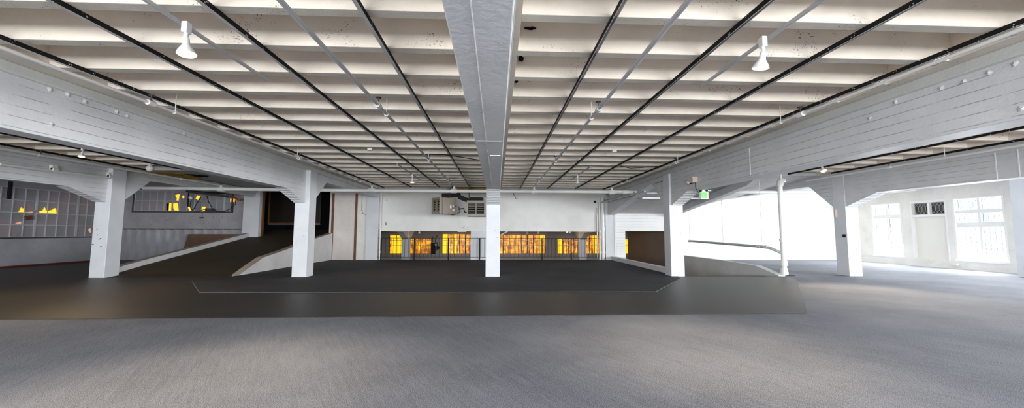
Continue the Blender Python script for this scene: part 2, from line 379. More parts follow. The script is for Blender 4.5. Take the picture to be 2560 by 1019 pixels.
# ceiling over the ramp well sinks towards the back
mb = MB(); nx, ny = 16, 14; xs = [6.6+(20.5-6.6)*i/nx for i in range(nx+1)]; yv = [14.0+(20.98-14.0)*j/ny for j in range(ny+1)]
def wz(x, y):
    t = max(0, (y-13.6)/(20.9-13.6)); s = 1 if x < 10.4 else max(0, (14.9-x)/4.5)
    return 3.9-1.2*t*s+.0
top_ = [(x, y, wz(x, y)) for y in yv for x in xs]; bt = [(x, y, wz(x, y)+.2) for y in yv for x in xs]; n_ = nx+1
fs = [(j*n_+i, j*n_+i+1, (j+1)*n_+i+1, (j+1)*n_+i) for j in range(ny) for i in range(nx)]
q = len(top_); fs += [tuple(q+a for a in reversed(f)) for f in fs]
for i in range(nx): fs += [(i, i+1, q+i+1, q+i), (ny*n_+i, ny*n_+i+1, q+ny*n_+i+1, q+ny*n_+i)]
for j in range(ny): fs += [(j*n_, (j+1)*n_, q+(j+1)*n_, q+j*n_), (j*n_+nx, (j+1)*n_+nx, q+(j+1)*n_+nx, q+j*n_+nx)]
mb.add(top_+bt, fs)
obj('sloped_soffit', mb, M['flat'], ceil, 'grey soffit sloping down towards the back')
obj('edge_beam', MB().prism([(12.9, 3.9), (14.1, 3.46), (20.95, 2.48), (20.95, 2.8)], 0, 10.05, 10.35), M['girder'], ceil)
obj('edge_beam', MB().prism([(14.9, 3.77), (14.9, 3.62), (20.95, 2.58), (20.95, 3.77)], 0, 6.56, 6.95), M['girder'], ceil)
# hole in the left soffit with hanging yellow insulation
mb = MB(); random.seed(3)
def ragged(c, rx, ry, z, n=18, h=.12):
    pts = [(c[0]+rx*math.cos(2*math.pi*k/n)*random.uniform(.6, 1.1), c[1]+ry*math.sin(2*math.pi*k/n)*random.uniform(.6, 1.1)) for k in range(n)]
    m_ = MB(); top = [(x, y, z) for x, y in pts]; low = [(c[0]+(x-c[0])*.8, c[1]+(y-c[1])*.8, z-h*random.uniform(.3, 1)) for x, y in pts]
    return m_.add(top+low+[(c[0], c[1], z-h*.7)], [(k, (k+1) % n, n+(k+1) % n, n+k) for k in range(n)]+[(n+k, n+(k+1) % n, 2*n) for k in range(n)])
hp = at(440, 437, 2, 3.88); hp2 = at(500, 438, 2, 3.88)
ins = obj('torn_insulation', ragged((hp.x, hp.y), .95, 1.3, 3.91, 22, .10), M['insul'], None, 'torn yellow insulation bulging from a hole in the left ceiling', 'insulation')
obj('dark_hole', ragged((hp2.x-.2, hp2.y+.1), .55, .5, 3.90, 18, .06), M['dark'], ins)
# ================================================================== GIRDERS
names_g = {-2: 'deep white girder over the leftmost column, with a pipe clamped to it', -1: 'deep white board-marked girder over the second column from the left',
           0: 'deep grey girder running overhead to the middle column', 1: 'deep grey girder carrying the green exit sign', 2: 'deep girder in front of the bright right-hand windows'}
for k, (x0, x1) in GX.items():
    yb = YF
    g = thing('concrete_girder', ((x0+x1)/2, YC, ZG), names_g[k], 'girder', 'ceiling girders')
    obj('beam', MB().box(x0, x1, -7, YC+.02, ZG, 3.76), M['girder'], g, bevel=.012)
    obj('beam', MB().box(x0, x1, YC+.48, yb if k != 1 else 15.0, 3.52 if k != 1 else 3.58, 3.76), M['girder'], g)
    obj('flange', MB().box(x0-.09, x1+.07, -7, yb, 3.75, 3.90), M['ledge'], g, bevel=.008)
    hy0, n = 12.0, 9
    mb = MB()
    prof = [(hy0, ZG)]
    for i in range(n):
        a = hy0+(YC-hy0)*i/n; z_ = ZG+(ZT-ZG)*i/n; a2 = hy0+(YC-hy0)*(i+1)/n; z2 = ZG+(ZT-ZG)*(i+1)/n
        prof += [(a+.010, z_-.010), (a2, z2+.004)]
    prof += [(YC+.02, ZT), (YC+.02, 3.0), (hy0, 3.0)]
    obj('haunch', MB().prism(prof, 0, x0+.002, x1-.002), M['girder'], g, 'board-ribbed haunch in front of the column')
    obj('haunch', MB().prism([(YC+.48, ZT), (14.75, 3.54), (YC+.48, 3.54)], 0, x0+.002, x1-.002), M['girder'], g, 'haunch behind the column')
# plaster seams, joints and lumps on the girders
G = {k: [o for o in bpy.data.objects if o.name.startswith('concrete_girder')][i] for i, k in enumerate(GX)}
M['plaster'] = painted('fresh_white_plaster', (.88, .88, .88), .5, 0, 0, .02, .3)
for (u0, u1, v) in ((1191, 1255, 352), (1226, 1251, 388)):
    a = at(u0, v, 2, ZG); b = at(u1, v, 2, ZG); obj('seam', MB().box(max(a.x, -.205), min(b.x, .23), a.y-.02, a.y+.02, ZG-.006, ZG+.01), M['plaster'], G[0], 'white plaster seam across the underside')
obj('seam', MB().bar((-.03, -6, ZG-.001), (-.035, 5.9, ZG-.001), .007, .005), M['plaster'], G[0]); obj('seam', MB().bar((-.03, 6.2, ZG-.001), (-.01, 11.9, ZG-.001), .007, .005), M['plaster'], G[0])
p = at(1874, 410, 0, 6.51); obj('joint', MB().box(6.512, 6.53, p.y-.015, p.y+.015, 3.05, 3.72), M['plaster'], G[1], 'thin white vertical joint')
for u in (2488, 2545): p = at(u, 400, 0, 13.16); obj('joint', MB().box(13.162, 13.18, p.y-.012, p.y+.012, 3.0, 3.7), M['plaster'], G[2], 'thin white vertical joint')
def lump(u, v, X, g, sx):
    p = at(u, v, 0, X); random.seed(int(u)); n = 10
    prof = [(.0, .018), (.012, .015), (.025, .008), (.04, .0)]
    mb_ = MB().lathe(prof, p, n, (sx, 0, 0)); mb_.v = [(a, b*1.0+random.uniform(-.010, .010), c+random.uniform(-.007, .007)) for a, b, c in mb_.v]
    obj('plaster_lump', mb_, M['girder'], g)
for x, y in ((320, 570), (435, 602), (545, 648), (745, 712), (812, 738), (330, 792), (1175, 850)): lump(x/2.547, y/2.547, -6.60, G[-1], 1)
for x, y in ((1570, 405), (1405, 462), (1245, 522), (1100, 562), (645, 752), (810, 650), (1610, 690)): lump(1920+x/2.547, y/2.547, 6.52, G[1], -1)
# dark spalled holes in the joist ends right of the central girder
for u, v, Y_, w_, h_ in ((1325, 70, 4.47, .075, .018), (1303, 147, 5.25, .05, .045), (1291, 204, 6.04, .035, .02)):
    p = at(u, v, 1, Y_); random.seed(int(u)); n = 12
    pts = [(p.x+w_*math.cos(6.283*k/n)*random.uniform(.5, 1.1), p.z+h_*math.sin(6.283*k/n)*random.uniform(.5, 1.1)) for k in range(n)]
    obj('spalled_hole', MB().prism(pts, 1, p.y-.012, p.y+.02), M['dark'], ceil, 'dark spalled hole')
# brackets of painted ties and blobs on the girder faces
# ================================================================== COLUMNS
lab_c = {-2: 'leftmost free-standing white column, chipped marks at mid height', -1: 'white column between the rising ramp and the black carpet',
         0: 'white column in the middle under the central girder', 1: 'white column beside the green exit sign and the ramp well', 2: 'white column with a black outlet near the bright right windows'}
for k in (-2, -1, 0, 1, 2):
    xc = k*B
    t = thing('concrete_column', (xc, YC+.25, 0), lab_c[k], 'column', 'free-standing columns')
    obj('shaft', MB().box(xc-.25, xc+.25, YC, YC+.5, 0, 3.76), M['white'], t, bevel=.014)
    random.seed(k+20)
    mb = MB()
    for i in range(7 if k == -2 else 2):
        z = random.uniform(.9, 1.7); x = xc+random.uniform(-.2, .2); mb.obox((x, YC-.001, z), random.uniform(.01, .05), .004, random.uniform(.008, .02), 0, 0, random.uniform(-.5, .5))
    obj('paint_chips', mb, M['dark'], t, 'small dark chips in the paint', kind='stuff')
    if k == -1:
        obj('patch_panel', MB().box(xc-.10, xc+.15, YC-.012, YC, .95, 1.37), M['white'], t, bevel=.004)
    if k == 2:
        p = at(2092, 533, 0, xc-.25)
        cb = obj('conduit_body', MB().tube([(xc-.27, p.y, p.z-.16), (xc-.29, p.y, p.z-.12), (xc-.29, p.y, p.z+.12), (xc-.27, p.y, p.z+.16)], [.02, .05, .05, .02], 10), M['cream_plastic'], t, 'small oval brownish conduit body')
        p = at(2110.5, 589, 0, xc-.25); obj('outlet', MB().box(xc-.27, xc-.25, p.y-.06, p.y+.05, p.z-.055, p.z+.055), M['blackmetal'], t, 'black outlet box')
# half pier in the right wall and lower-level columns
t = thing('wall_pier', (19.6, 12.7, 0), 'broad white pier at the right edge against the outer wall', 'pier')
obj('shaft', MB().box(19.24, 21.0, 12.2, 12.83, 0, 3.9), M['white'], t, bevel=.014)
for x, lb in ((-6.62, 'white column on the lower level behind the railing, left one'), (6.66, 'white column on the lower level behind the railing, right one')):
    t = thing('lower_column', (x, 27.9, -1.45), lb, 'column', 'lower level columns')
    obj('shaft', MB().box(x-.27, x+.27, 27.65, 28.2, -1.45, 2.4), M['white'], t)
    obj('haunch', MB().prism([(23.2, 2.3), (23.2, 1.62), (26.2, 1.55), (27.66, 1.02), (28.19, 1.02), (29.7, 1.60), (33, 1.7), (33, 2.3)], 0, x-.22, x+.22), M['white'], t)
    obj('base', MB().box(x-.33, x+.33, 27.6, 28.25, -1.45, -.62), M['white'], t, bevel=.02)
# ================================================================== BACK WALLS (Y = YF)
wb = struct('wall_back', MB().box(-6.52, 6.42, YF, YF+.18, 1.69, 4.33), M['wall'], 'white header wall above the railing opening', 'wall')
obj('bottom_ledge', MB().box(-6.5, 6.4, YF-.05, YF+.2, 1.62, 1.70), M['wall'], wb)
obj('wall_panel', MB().box(-1.95, -.2, YF-.03, YF, 1.93, 2.35), M['wall'], wb)
struct('wall_back_left', MB().box(-9.28, -7.16, YF, YF+.2, 0, 4.33), M['pinkwall'], 'pale plaster wall with two rusty strips', 'wall')
obj('brick_part', MB().box(-7.72, -7.17, YF-.015, YF+.02, 0, 3.9), M['brick'], bpy.data.objects['wall_back_left'])
for nm, x0, x1, lb in (('trim_1', -9.16, -9.04, 'rusty brown vertical strip at the doorway'), ('trim_2', -7.87, -7.75, 'rusty brown vertical strip in the plaster wall')):
    struct(nm, MB().box(x0, x1, YF-.03, YF, 0.0, 3.75), M['rust'], lb, 'trim')
def pier(x0, x1, y0, y1, z0, z1, lb):
    t = thing('back_pier', ((x0+x1)/2, (y0+y1)/2, z0), lb, 'pier', 'back wall piers'); obj('shaft', MB().box(x0, x1, y0, y1, z0, z1), M['white'], t, bevel=.01); return t
pier(-7.2, -6.52, YF-.12, YF+.3, 0, 4.3, 'white pier at the left end of the railing')
pier(6.42, 7.05, YF-.12, YF+.3, 0, 4.3, 'white pier at the right end of the railing beside the tall pipes')
pier(-13.95, -13.08, YF-.12, YF+.3, 0, 4.3, 'white pier at the left jamb of the dark doorway')
pier(-1.34, -.05, YF+.02, YF+.5, 0, 1.72, 'white stub pier behind the railing, left of the middle column')
# right part : siding wall with opening, brown wall beyond, white wall
ws = struct('wall_back_siding', MB().box(7.05, 10.6, YF, YF+.2, 1.66, 3.2).box(7.05, 7.60, YF, YF+.2, -1.6, 1.66), M['siding'], 'white siding wall with the ramp opening', 'wall')
struct('wall_ramp_well', MB().box(10.55, 10.75, YF-.1, 28.9, -1.6, 3.0), M['brownwall'], 'tan side wall seen through the ramp opening', 'wall')
struct('wall_back_right', MB().box(10.56, 20.9, 20.95, 21.3, -.1, 4.4), M['wallwhite'], 'tall smooth white wall behind the standpipe', 'wall')
# rounded inner corner of that wall
# ================================================================== LEFT WALL
wl = struct('wall_left', MB().box(XL-.3, XL, -7, 21.5, 0, 4.33), M['greywall'], 'painted left wall under the blinded windows', 'wall')
struct('baseboard_left', MB().box(XL, XL+.03, -7, 21.3, 0, .09), M['red'], 'dark red strip along the foot of the left wall', 'baseboard')
def grid_window(name, ax, val, s, u0, z0, uw, zh, nu, nz, thick, label, inward):
    """blinded steel window: panes and muntins on plane ax=val; u runs along the other horizontal axis"""
    w = thing(name, (val, u0, z0) if ax == 0 else (u0, val, z0), label, 'window', None, 'structure')
    def bx(mb_, a0, a1, z_0, z_1, d0, d1):
        lo, hi = val+inward*d0, val+inward*d1
        if ax == 0: mb_.box(lo, hi, a0, a1, z_0, z_1)
        else: mb_.box(a0, a1, lo, hi, z_0, z_1)
    p = MB(); bx(p, u0, u0+nu*uw, z0, z0+nz*zh, 0, .02); obj('panes', p, M['greypane'], w)
    f = MB()
    for i in range(nu+1):
        t_ = .035 if (i % thick == 0) else .012
        bx(f, u0+i*uw-t_, u0+i*uw+t_, z0, z0+nz*zh, .0, .05)
    for j in range(nz+1): bx(f, u0, u0+nu*uw, z0+j*zh-.016, z0+j*zh+.016, 0, .055)
    obj('muntins', f, simple_grey, w)
    return w
simple_grey = painted('grey_steel_window', (.50, .50, .52), .5, 0, 0, .06, .1)
w1 = grid_window('window_1', 0, XL, 1, 10.85, 1.31, .41, .535, 24, 4, 4, 'long blinded steel window on the left wall', 1)
obj('sill', MB().box(XL, XL+.06, 10.8, 20.75, 1.25, 1.31), M['darkmetal'], w1)
def jag(pix, ax, val, inward, mat, parent, label=None):
    """ragged lit gap in a pane, outline at real size on the window plane"""
    pts = [at(u, v, ax, val+inward*.03) for u, v in pix]; n = len(pts)
    off = Vector((inward*.01, 0, 0)) if ax == 0 else Vector((0, inward*.01, 0))
    return obj('broken_pane', MB().add([p for p in pts]+[p+off for p in pts], [tuple(range(n)), tuple(range(2*n-1, n-1, -1))]+[(i, (i+1) % n, n+(i+1) % n, n+i) for i in range(n)]), mat, parent, label)
c3 = lambda L_: [(x/5.094, 400+y/5.094) for x, y in L_]
jag(c3([(230, 662), (250, 640), (262, 610), (275, 600), (278, 615), (298, 612), (296, 662)]), 0, XL, 1, M['yellowbits'], w1, 'yellow light in a broken pane')
jag(c3([(490, 655), (545, 640), (562, 600), (575, 610), (578, 640), (600, 645), (640, 640), (668, 632), (690, 610), (712, 615), (718, 682), (530, 676)]), 0, XL, 1, M['yellowbits'], w1, 'yellow light in a broken pane')
M['pinkglow'] = glow('pink_dusk_glass', (.80, .42, .32), .25)
jag(c3([(302, 650), (340, 660), (412, 652), (414, 668), (300, 666)]), 0, XL, 1, M['pinkglow'], w1)
jag(c3([(205, 800), (235, 785), (268, 780), (266, 815), (190, 812)]), 0, XL, 1, M['pinkglow'], w1)
jag(c3([(1120, 880), (1150, 865), (1165, 900), (1150, 925), (1128, 905)]), 0, XL, 1, M['pinkglow'], w1)
# small box with cable on the left window
p = at(72, 544, 0, XL+.12)
t = thing('junction_box', p, 'small rusty box dangling on the left blinded window', 'junction box')
obj('box', MB().obox(p, .08, .22, .17, 0, .25), M['rust'], t)
q1 = at(92, 524, 0, XL+.1); obj('cable', MB().tube([p+Vector((0, .05, .1)), (p+q1)/2+Vector((.03, 0, -.03)), q1], .012, 6), M['steel'], t)
# back-left wall : blinded window band, concrete band, corrugated skirt
YB = 21.3
w4 = struct('wall_back_far_left', MB().box(-20.9, -13.3, YB, YB+.3, 0, 4.33), painted('grey_concrete_band', (.36, .35, .37), .65, 0, .03, .1, .35), 'grey concrete wall behind the leftmost column', 'wall')
w2 = grid_window('window_2', 1, YB, 1, -20.05, 2.72, .405, .56, 13, 2, 4, 'blinded steel window high in the back left corner', -1)
obj('frame', MB().box(-20.12, -20.05, YB-.07, YB, 2.66, 3.86).box(-14.79, -14.70, YB-.07, YB, 2.66, 3.86).box(-20.12, -14.7, YB-.08, YB, 2.63, 2.69), M['darkmetal'], w2)
c4 = lambda L_: [(300+x/5.094, 420+y/5.094) for x, y in L_]
for P_ in ([(705, 345), (740, 332), (760, 335), (752, 370), (745, 412), (722, 415), (725, 380)], [(795, 355), (812, 345), (820, 362), (812, 385), (798, 378)],
           [(985, 345), (1025, 360), (1010, 380), (995, 405), (965, 388)], [(628, 445), (668, 448), (662, 500), (650, 540), (622, 542)],
           [(680, 450), (735, 445), (740, 500), (748, 538), (690, 535), (680, 500)], [(865, 492), (890, 488), (902, 535), (885, 545)],
           [(1033, 530), (1045, 500), (1070, 487), (1090, 492), (1085, 545), (1040, 552)], [(1405, 388), (1462, 382), (1460, 430), (1405, 432)]):
    jag(c4(P_), 1, YB, -1, M['yellowbits'], w2, 'yellow light in a broken pane')
jag(c4([(592, 455), (625, 440), (622, 542), (594, 538)]), 1, YB, -1, M['dark'], w2, 'missing pane, black')
mb = MB(); x = -20.6; y0 = YB-.02
prof = []
while x < -13.95:
    prof += [(x, y0), (x+.30, y0), (x+.36, y0-.13), (x+.43, y0-.13)]; x += .51
n = len(prof)
mb.add([(a, b, 0) for a, b in prof]+[(a, b, 1.70) for a, b in prof], [(i, i+1, n+i+1, n+i) for i in range(n-1)])
mb.add([(a, b+.02, 0) for a, b in prof]+[(a, b+.02, 1.70) for a, b in prof], [(i, i+1, n+i+1, n+i) for i in range(n-1)])
obj('corrugated_skirt', mb, M['greywall'], w4, 'corrugated metal skirt')
obj('flashing', MB().box(-20.6, -13.95, YB-.13, YB, 1.69, 1.72), M['darkmetal'], w4)
mb = MB(); random.seed(5)
for i in range(46):
    x = -20.2+random.random()*6.0; z = random.choice([1.95, 2.05, 2.2, 2.38, 2.42])+random.uniform(-.04, .04); mb.lathe([(0, -.01), (random.uniform(.015, .035), -.01), (.015, .0)], (x, YB-.004, z), 8, (0, -1, 0))
obj('anchor_holes', mb, M['dark'], w4, 'dark anchor holes', kind='stuff')
p0 = at(610, 585, 1, 21.05); p1 = at(472, 585, 1, 21.05)
obj('brown_board', MB().prism([(p1.x, 1.43), (p0.x-.12, 1.43), (p0.x-.12, .02), (p1.x-.38, .02)], 1, 21.03, 21.09), M['plywood'], None, 'wide dark brown board leaning on the corrugated skirt behind the ramp curb', 'board')
# heaters' junk in that corner: dark duct, wires, red valve, boxes
Y2 = 20.9
def px4(x, y, Y_=Y2): return at(300+x/5.094, 420+y/5.094, 1, Y_)
t = thing('ceiling_duct', px4(1100, 330), 'dark ragged duct and cable tray high in the back left corner', 'duct')
obj('tray', MB().bar(px4(880, 300), px4(1370, 362), .18, .12), M['darkmetal'], t)
obj('tray', MB().bar(px4(850, 290), px4(1380, 325), .12, .08), M['blackmetal'], t)
obj('post', MB().bar(px4(875, 300), px4(862, 490), .05), M['blackmetal'], t)
def wire(pts, r=.012): return MB().tube(pts, r, 6)
def sag(a, b, s, n=8): return [Vector(a).lerp(Vector(b), i/n)-Vector((0, 0, s*4*(i/n)*(1-i/n))) for i in range(n+1)]
for i, (P_, lb) in enumerate(([[(915, 370), (900, 430), (890, 490), (925, 540), (960, 500)], 'black cable loop hanging below the duct, left one'],
             [[(1030, 370), (960, 480), (925, 545), (1010, 545), (1085, 520)], 'black cable running from the duct to the grey box'],
             [[(1105, 350), (1130, 430), (1180, 520), (1230, 550), (1330, 550)], 'black cable running down to the window sill'],
             [[(1470, 410), (1470, 460), (1400, 520), (1320, 552)], 'thin black cable hanging from the red valve'])):
    obj('hanging_cable', wire([px4(*p_) for p_ in P_], .018), M['blackmetal'], None, lb, 'cable')
obj('junction_box', MB().obox(px4(1135, 530), .36, .12, .17), M['darkmetal'], None, 'dark grey box on the sill of the back left window', 'junction box')
obj('junction_box', MB().obox(px4(1042, 632, 21.26), .18, .1, .07).tube([px4(1048, 625, 21.26), px4(1048, 548, 21.26)], .008, 6), M['darkmetal'], None, 'tiny dark box hanging under the back left window', 'junction box')
t = thing('valve_assembly', px4(1480, 390), 'small red valve assembly in the back left corner', 'valve')
obj('pipe', MB().tube([px4(1465, 385), px4(1535, 405)], .05, 8), M['redpipe'], t); obj('handle', MB().tube([px4(1430, 350), px4(1470, 380)], .03, 8), M['redpipe'], t); obj('valve_body', MB().obox(px4(1520, 405), .12, .1, .14), M['redpipe'], t)
t = thing('flood_lamp', px4(915, 365), 'pale round lamp head under the dark duct', 'lamp')
obj('head', MB().lathe([(0, 0), (.05, .0), (.09, .08), (.1, .12), (0, .13)], px4(915, 375), 12, (0, -1, -.3)), M['lamp_white'], t)
# black post hanging at the far left
p = at(140/5.094, 400+265/5.094, 0, XL+.4); q = at(112/5.094, 400+495/5.094, 0, XL+.4)
obj('hanging_strut', MB().bar(p, q, .09).bar(p, (p.x, p.y, 3.9), .05), M['blackmetal'], None, 'black strut hanging in front of the left window at the photo edge', 'strut')
# ================================================================== DOORWAY ROOM
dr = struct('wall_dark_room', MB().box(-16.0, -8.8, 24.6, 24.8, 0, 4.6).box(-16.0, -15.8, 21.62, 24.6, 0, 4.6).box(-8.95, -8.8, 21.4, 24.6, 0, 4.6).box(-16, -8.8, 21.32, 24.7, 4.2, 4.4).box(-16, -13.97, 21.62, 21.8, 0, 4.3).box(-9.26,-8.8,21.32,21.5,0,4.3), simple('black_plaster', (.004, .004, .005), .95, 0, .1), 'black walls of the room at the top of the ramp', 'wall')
a = at(676, 484, 1, 24.4); b = at(676, 556, 1, 24.4); c = at(800, 556, 1, 24.4)
door = thing('door_1', (a.x, 24.5, b.z), 'dark brown framed door panel inside the black doorway', 'door', None, 'structure')
obj('panel', MB().box(a.x, c.x, 24.45, 24.6, b.z, 4.2), painted('very_dark_wood', (.014, .007, .004), .6, 0, 0, .3), door)
obj('frame', MB().box(a.x-.08, a.x, 24.4, 24.6, b.z-.06, 4.2).box(a.x-.08, c.x, 24.4, 24.6, b.z-.08, b.z), M['orange_trim'], door)
obj('white_strip', MB().box(a.x-.05, c.x, 24.42, 24.6, b.z-.13, b.z-.09), M['darksteel'], door)
struct('trim_3', MB().box(-13.08, -13.03, YF+.1, YF+.28, 1.2, 3.9), M['orange_trim'], 'brown edge of the doorway on the left jamb', 'trim')
# ================================================================== LOWER LEVEL seen under the header
struct('floor_lower', MB().box(-11, 22, 21.3, 33.5, -1.7, -1.45), M['ramp'], 'dark floor of the lower level behind the railing', 'floor')
struct('ceiling_lower', MB().box(-8.7, 22, 21.3, 33.5, 2.4, 2.7).box(-11, -8.7, 24.95, 33.5, 2.4, 2.7), painted('brown_plank_ceiling', (.20, .13, .08), .7, .18, 0, .2), 'dark brown ceiling of the lower level', 'ceiling')
wlow = struct('wall_lower', MB().box(-11, 22, 33, 33.3, -1.45, 2.5), M['greywall2'], 'grey wall of the lower level', 'wall')
struct('trim_4', MB().box(-10.8, 12.3, 32.9, 33, -1.45, -.66), M['parapet'], 'pale plinth along the lower level wall', 'trim')
struct('wall_lower_side', MB().box(-11, -10.8, 24.95, 33, -1.45, 2.5).box(-8.75, -8.6, 21.3, 24.95, -1.45, 2.5).box(-11, -8.6, 24.95, 25.1, -1.45, 2.5), M['greywall2'], 'side wall of the lower level', 'wall')
edge = struct('trim_5', MB().box(-6.52, 6.6, YF, YF+.25, -.3, .0), M['curb'], 'floor edge under the railing', 'trim')
# beams under lower ceiling
obj('cross_beam', MB().box(-10.8, 12, 29.9, 30.2, 1.75, 2.4), painted('brown_beam', (.24, .17, .11), .7, 0, 0, .15), bpy.data.objects['ceiling_lower'])
obj('cross_beam', MB().box(-8.6, 12, 25.2, 25.5, 1.85, 2.4), bpy.data.materials['brown_beam'], bpy.data.objects['ceiling_lower'])
def amber_window(i, u0, u1, v0, label, nx_, bright=(), hz=(.28, .70, 1.12)):
    A = at(u0, v0, 1, 32.9); Bp = at(u1, 632.5, 1, 32.9)
    x0, x1, z0, z1 = A.x, Bp.x, Bp.z, A.z
    w = thing('window_%d' % i, ((x0+x1)/2, 32.95, z0), label, 'window', None, 'structure')
    obj('glass', MB().box(x0, x1, 32.90, 32.96, z0, z1), M['amber'], w)
    for b0, b1 in bright: obj('glass', MB().box(x0+(x1-x0)*b0, x0+(x1-x0)*b1, 32.885, 32.90, z0, z1), M['amberbright'], w, 'brighter yellow glass')
    f = MB()
    for k in range(nx_+1): X = x0+(x1-x0)*k/nx_; f.box(X-.025, X+.025, 32.85, 32.90, z0, z1)
    obj('muntins', f, M['darkmetal'], w)
    h = MB()
    for z in hz:
        zz = z0+z
        if zz < z1: h.box(x0, x1, 32.845, 32.88, zz-.018, zz+.018)
    obj('bars', h, M['pinkbar'], w, 'pale horizontal bars')
    return w
M['pinkbar'] = simple('pale_bar_paint', (.75, .62, .50), .5)
amber_window(3, 975, 1007, 588, 'yellow glowing window left of the left lower column', 2, [(.15, 1)])
amber_window(4, 1026, 1078, 597, 'yellow glowing window between the lower column and the dark switch panel', 4)
amber_window(5, 1106, 1177, 585, 'widest yellow glowing window left of the stub pier', 5, [(0, .24), (.38, .5)])
amber_window(6, 1242, 1364, 587, 'long yellow glowing window right of the middle column', 8, [(.86, .93)])
amber_window(7, 1393, 1449, 597, 'yellow glowing window left of the right lower column', 4, [(0, .2)])
amber_window(8, 1460, 1512, 588, 'yellow glowing window behind the tall white pipes', 4, [(.45, .68)])
amber_window(9, 1552, 1573, 598, 'narrow yellow window seen through the ramp opening', 1, [(.3, .95)])
# switch panel between the yellow windows
def pl(u, v, Y_=32.6): return at(u, v, 1, Y_)
t = thing('switch_panel', pl(1085, 633), 'dark switch panel between the yellow windows', 'panel')
obj('cabinet', MB().box(pl(1078, 600).x, pl(1088, 600).x, 32.4, 32.9, pl(0, 634).z, pl(0, 605).z), M['blackmetal'], t, bevel=.02)
obj('cabinet', MB().box(pl(1089, 600).x, pl(1093, 600).x, 32.5, 32.9, pl(0, 625).z, pl(0, 604).z), M['darkmetal'], t)
obj('cabinet', MB().box(pl(1093, 600).x, pl(1098, 600).x, 32.5, 32.9, pl(0, 621).z, pl(0, 614).z), M['blackmetal'], t)
obj('sticker', MB().box(pl(1088, 600).x, pl(1092, 600).x, 32.46, 32.5, pl(0, 612).z, pl(0, 607).z), M['label'], t, 'white sticker')
obj('conduit', MB().tube([pl(1082, 605), pl(1081, 590)], .03, 6).tube([pl(1088, 605), pl(1090, 592), pl(1094, 588)], .03, 6), M['darkmetal'], t)
# lights and tubes hanging in the lower level
for (u, v, w_), lb in (((1293, 577.5, 26), 'fluorescent tube above the long yellow window'), ((1155, 578, 22), 'glowing tube standing in for a thin white pipe above the widest yellow window')):  # second tube is made to glow where only a thin white pipe runs
    a = at(u-w_/2, v, 1, 28.0); b = at(u+w_/2, v, 1, 28.0)
    t = thing('tube_light', (a+b)/2, lb, 'ceiling light', 'lower level tube lights'); obj('rod', MB().tube([a, (a.x, a.y, 2.4)], .01, 6), M['darkmetal'], t); obj('rod', MB().tube([b, (b.x, b.y, 2.4)], .01, 6), M['darkmetal'], t); obj('tube', MB().tube([a, b], .022, 8), M['tubeglow'], t); obj('housing', MB().bar(a+Vector((0, 0, .06)), b+Vector((0, 0, .06)), .14, .05), M['steel'], t)
for u, v, lb in ((1318, 583, 'small pendant over the long yellow window, left of the pair'), (1345, 583, 'small pendant over the long yellow window, right of the pair'), (1419, 580, 'small pendant left of the bright pendant'), (1426, 581, 'bright tall pendant left of the right lower column'), (1048, 582, 'tiny bright pendant above the arched yellow window')):
    a = at(u, v, 1, 27.0); t = thing('pendant_lamp', a, lb, 'lamp', 'lower level pendants')
    obj('shade', MB().lathe([(.02, .16), (.05, .14), (.09, 0), (.085, -.04), (0, -.05)], a, 12), M['lamp_white'], t); obj('rod', MB().tube([a+Vector((0, 0, .15)), (a.x, a.y, 2.4)], .01, 6), M['darkmetal'], t)
obj('pipe_brace', MB().tube([at(1252, 587, 1, 21.2), at(1271, 576.5, 1, 21.2)], .03, 8), M['pipe'], None, 'short white diagonal pipe right of the middle column', 'pipe')
# ================================================================== RAILING
t = thing('metal_railing', (0, YF-.1, 0), 'black metal railing along the edge of the black carpet', 'railing')
yr = YF-.1
obj('top_rail', MB().box(-6.5, 6.35, yr-.015, yr+.015, 1.225, 1.25), M['blackmetal'], t)
obj('bottom_rail', MB().box(-6.5, 6.35, yr-.012, yr+.012, .16, .18), M['blackmetal'], t)
for u in (952, 1035.5, 1121, 1199, 1355, 1428, 1503):
    X = at(u, 620, 1, yr).x; obj('post', MB().box(X-.03, X+.03, yr-.03, yr+.03, 0.0, 1.25), M['blackmetal'], t)
x = -6.3
while x < 6.3:
    obj('baluster', MB().tube([(x, yr, .17), (x, yr, 1.235)], .009, 6, False), M['blackmetal'], t); x += .213
# ================================================================== WALL PIPES right of the header
def wallpipe(u, r, z0, z1, lb, m='pipe', col=True, Y_=YF-.12):
    X = at(u, 600, 1, Y_).x; t = thing('wall_pipe', (X, Y_, z0), lb, 'pipe', 'pipes beside the header wall')
    obj('pipe', MB().tube([(X, Y_, z0), (X, Y_, z1)], r, 12), M[m], t)
    if col:
        for z in (z0+.45, (z0+z1)/2, z1-.5): obj('collar', MB().tube([(X, Y_, z-.06), (X, Y_, z+.06)], r*1.35, 12), M[m], t)
    return t
wallpipe(1507.5, .10, 0, 3.6, 'thickest white standpipe at the right end of the header wall')
wallpipe(1499.5, .05, 0, 3.3, 'medium white pipe left of the thickest standpipe', col=True, Y_=YF-.14)
wallpipe(1493, .03, .1, 3.0, 'thin white conduit at the end of the railing', 'steel')
wallpipe(1537, .04, .25, 2.75, 'thin white conduit at the corner of the siding wall')
wallpipe(950, .035, 0, 3.9, 'thin white pipe at the left end of the header wall')
p = at(1487, 504, 1, YF-.06); obj('wall_box', MB().obox(p, .12, .1, .12), M['blackmetal'], None, 'small black box high on the header wall near the pipes', 'box')
p = at(1162, 568, 1, YF-.07); obj('camera_dome', MB().lathe([(.0, .0), (.06, .0), (.06, .06), (.03, .1), (0, .1)], p, 14, (0, -1, 0)), M['lamp_white'], None, 'small white round sensor low on the header wall', 'sensor')
p = at(904, 531, 1, YF-.05); t = thing('wall_outlet', p, 'small grey outlet with cable on the brick strip', 'outlet')
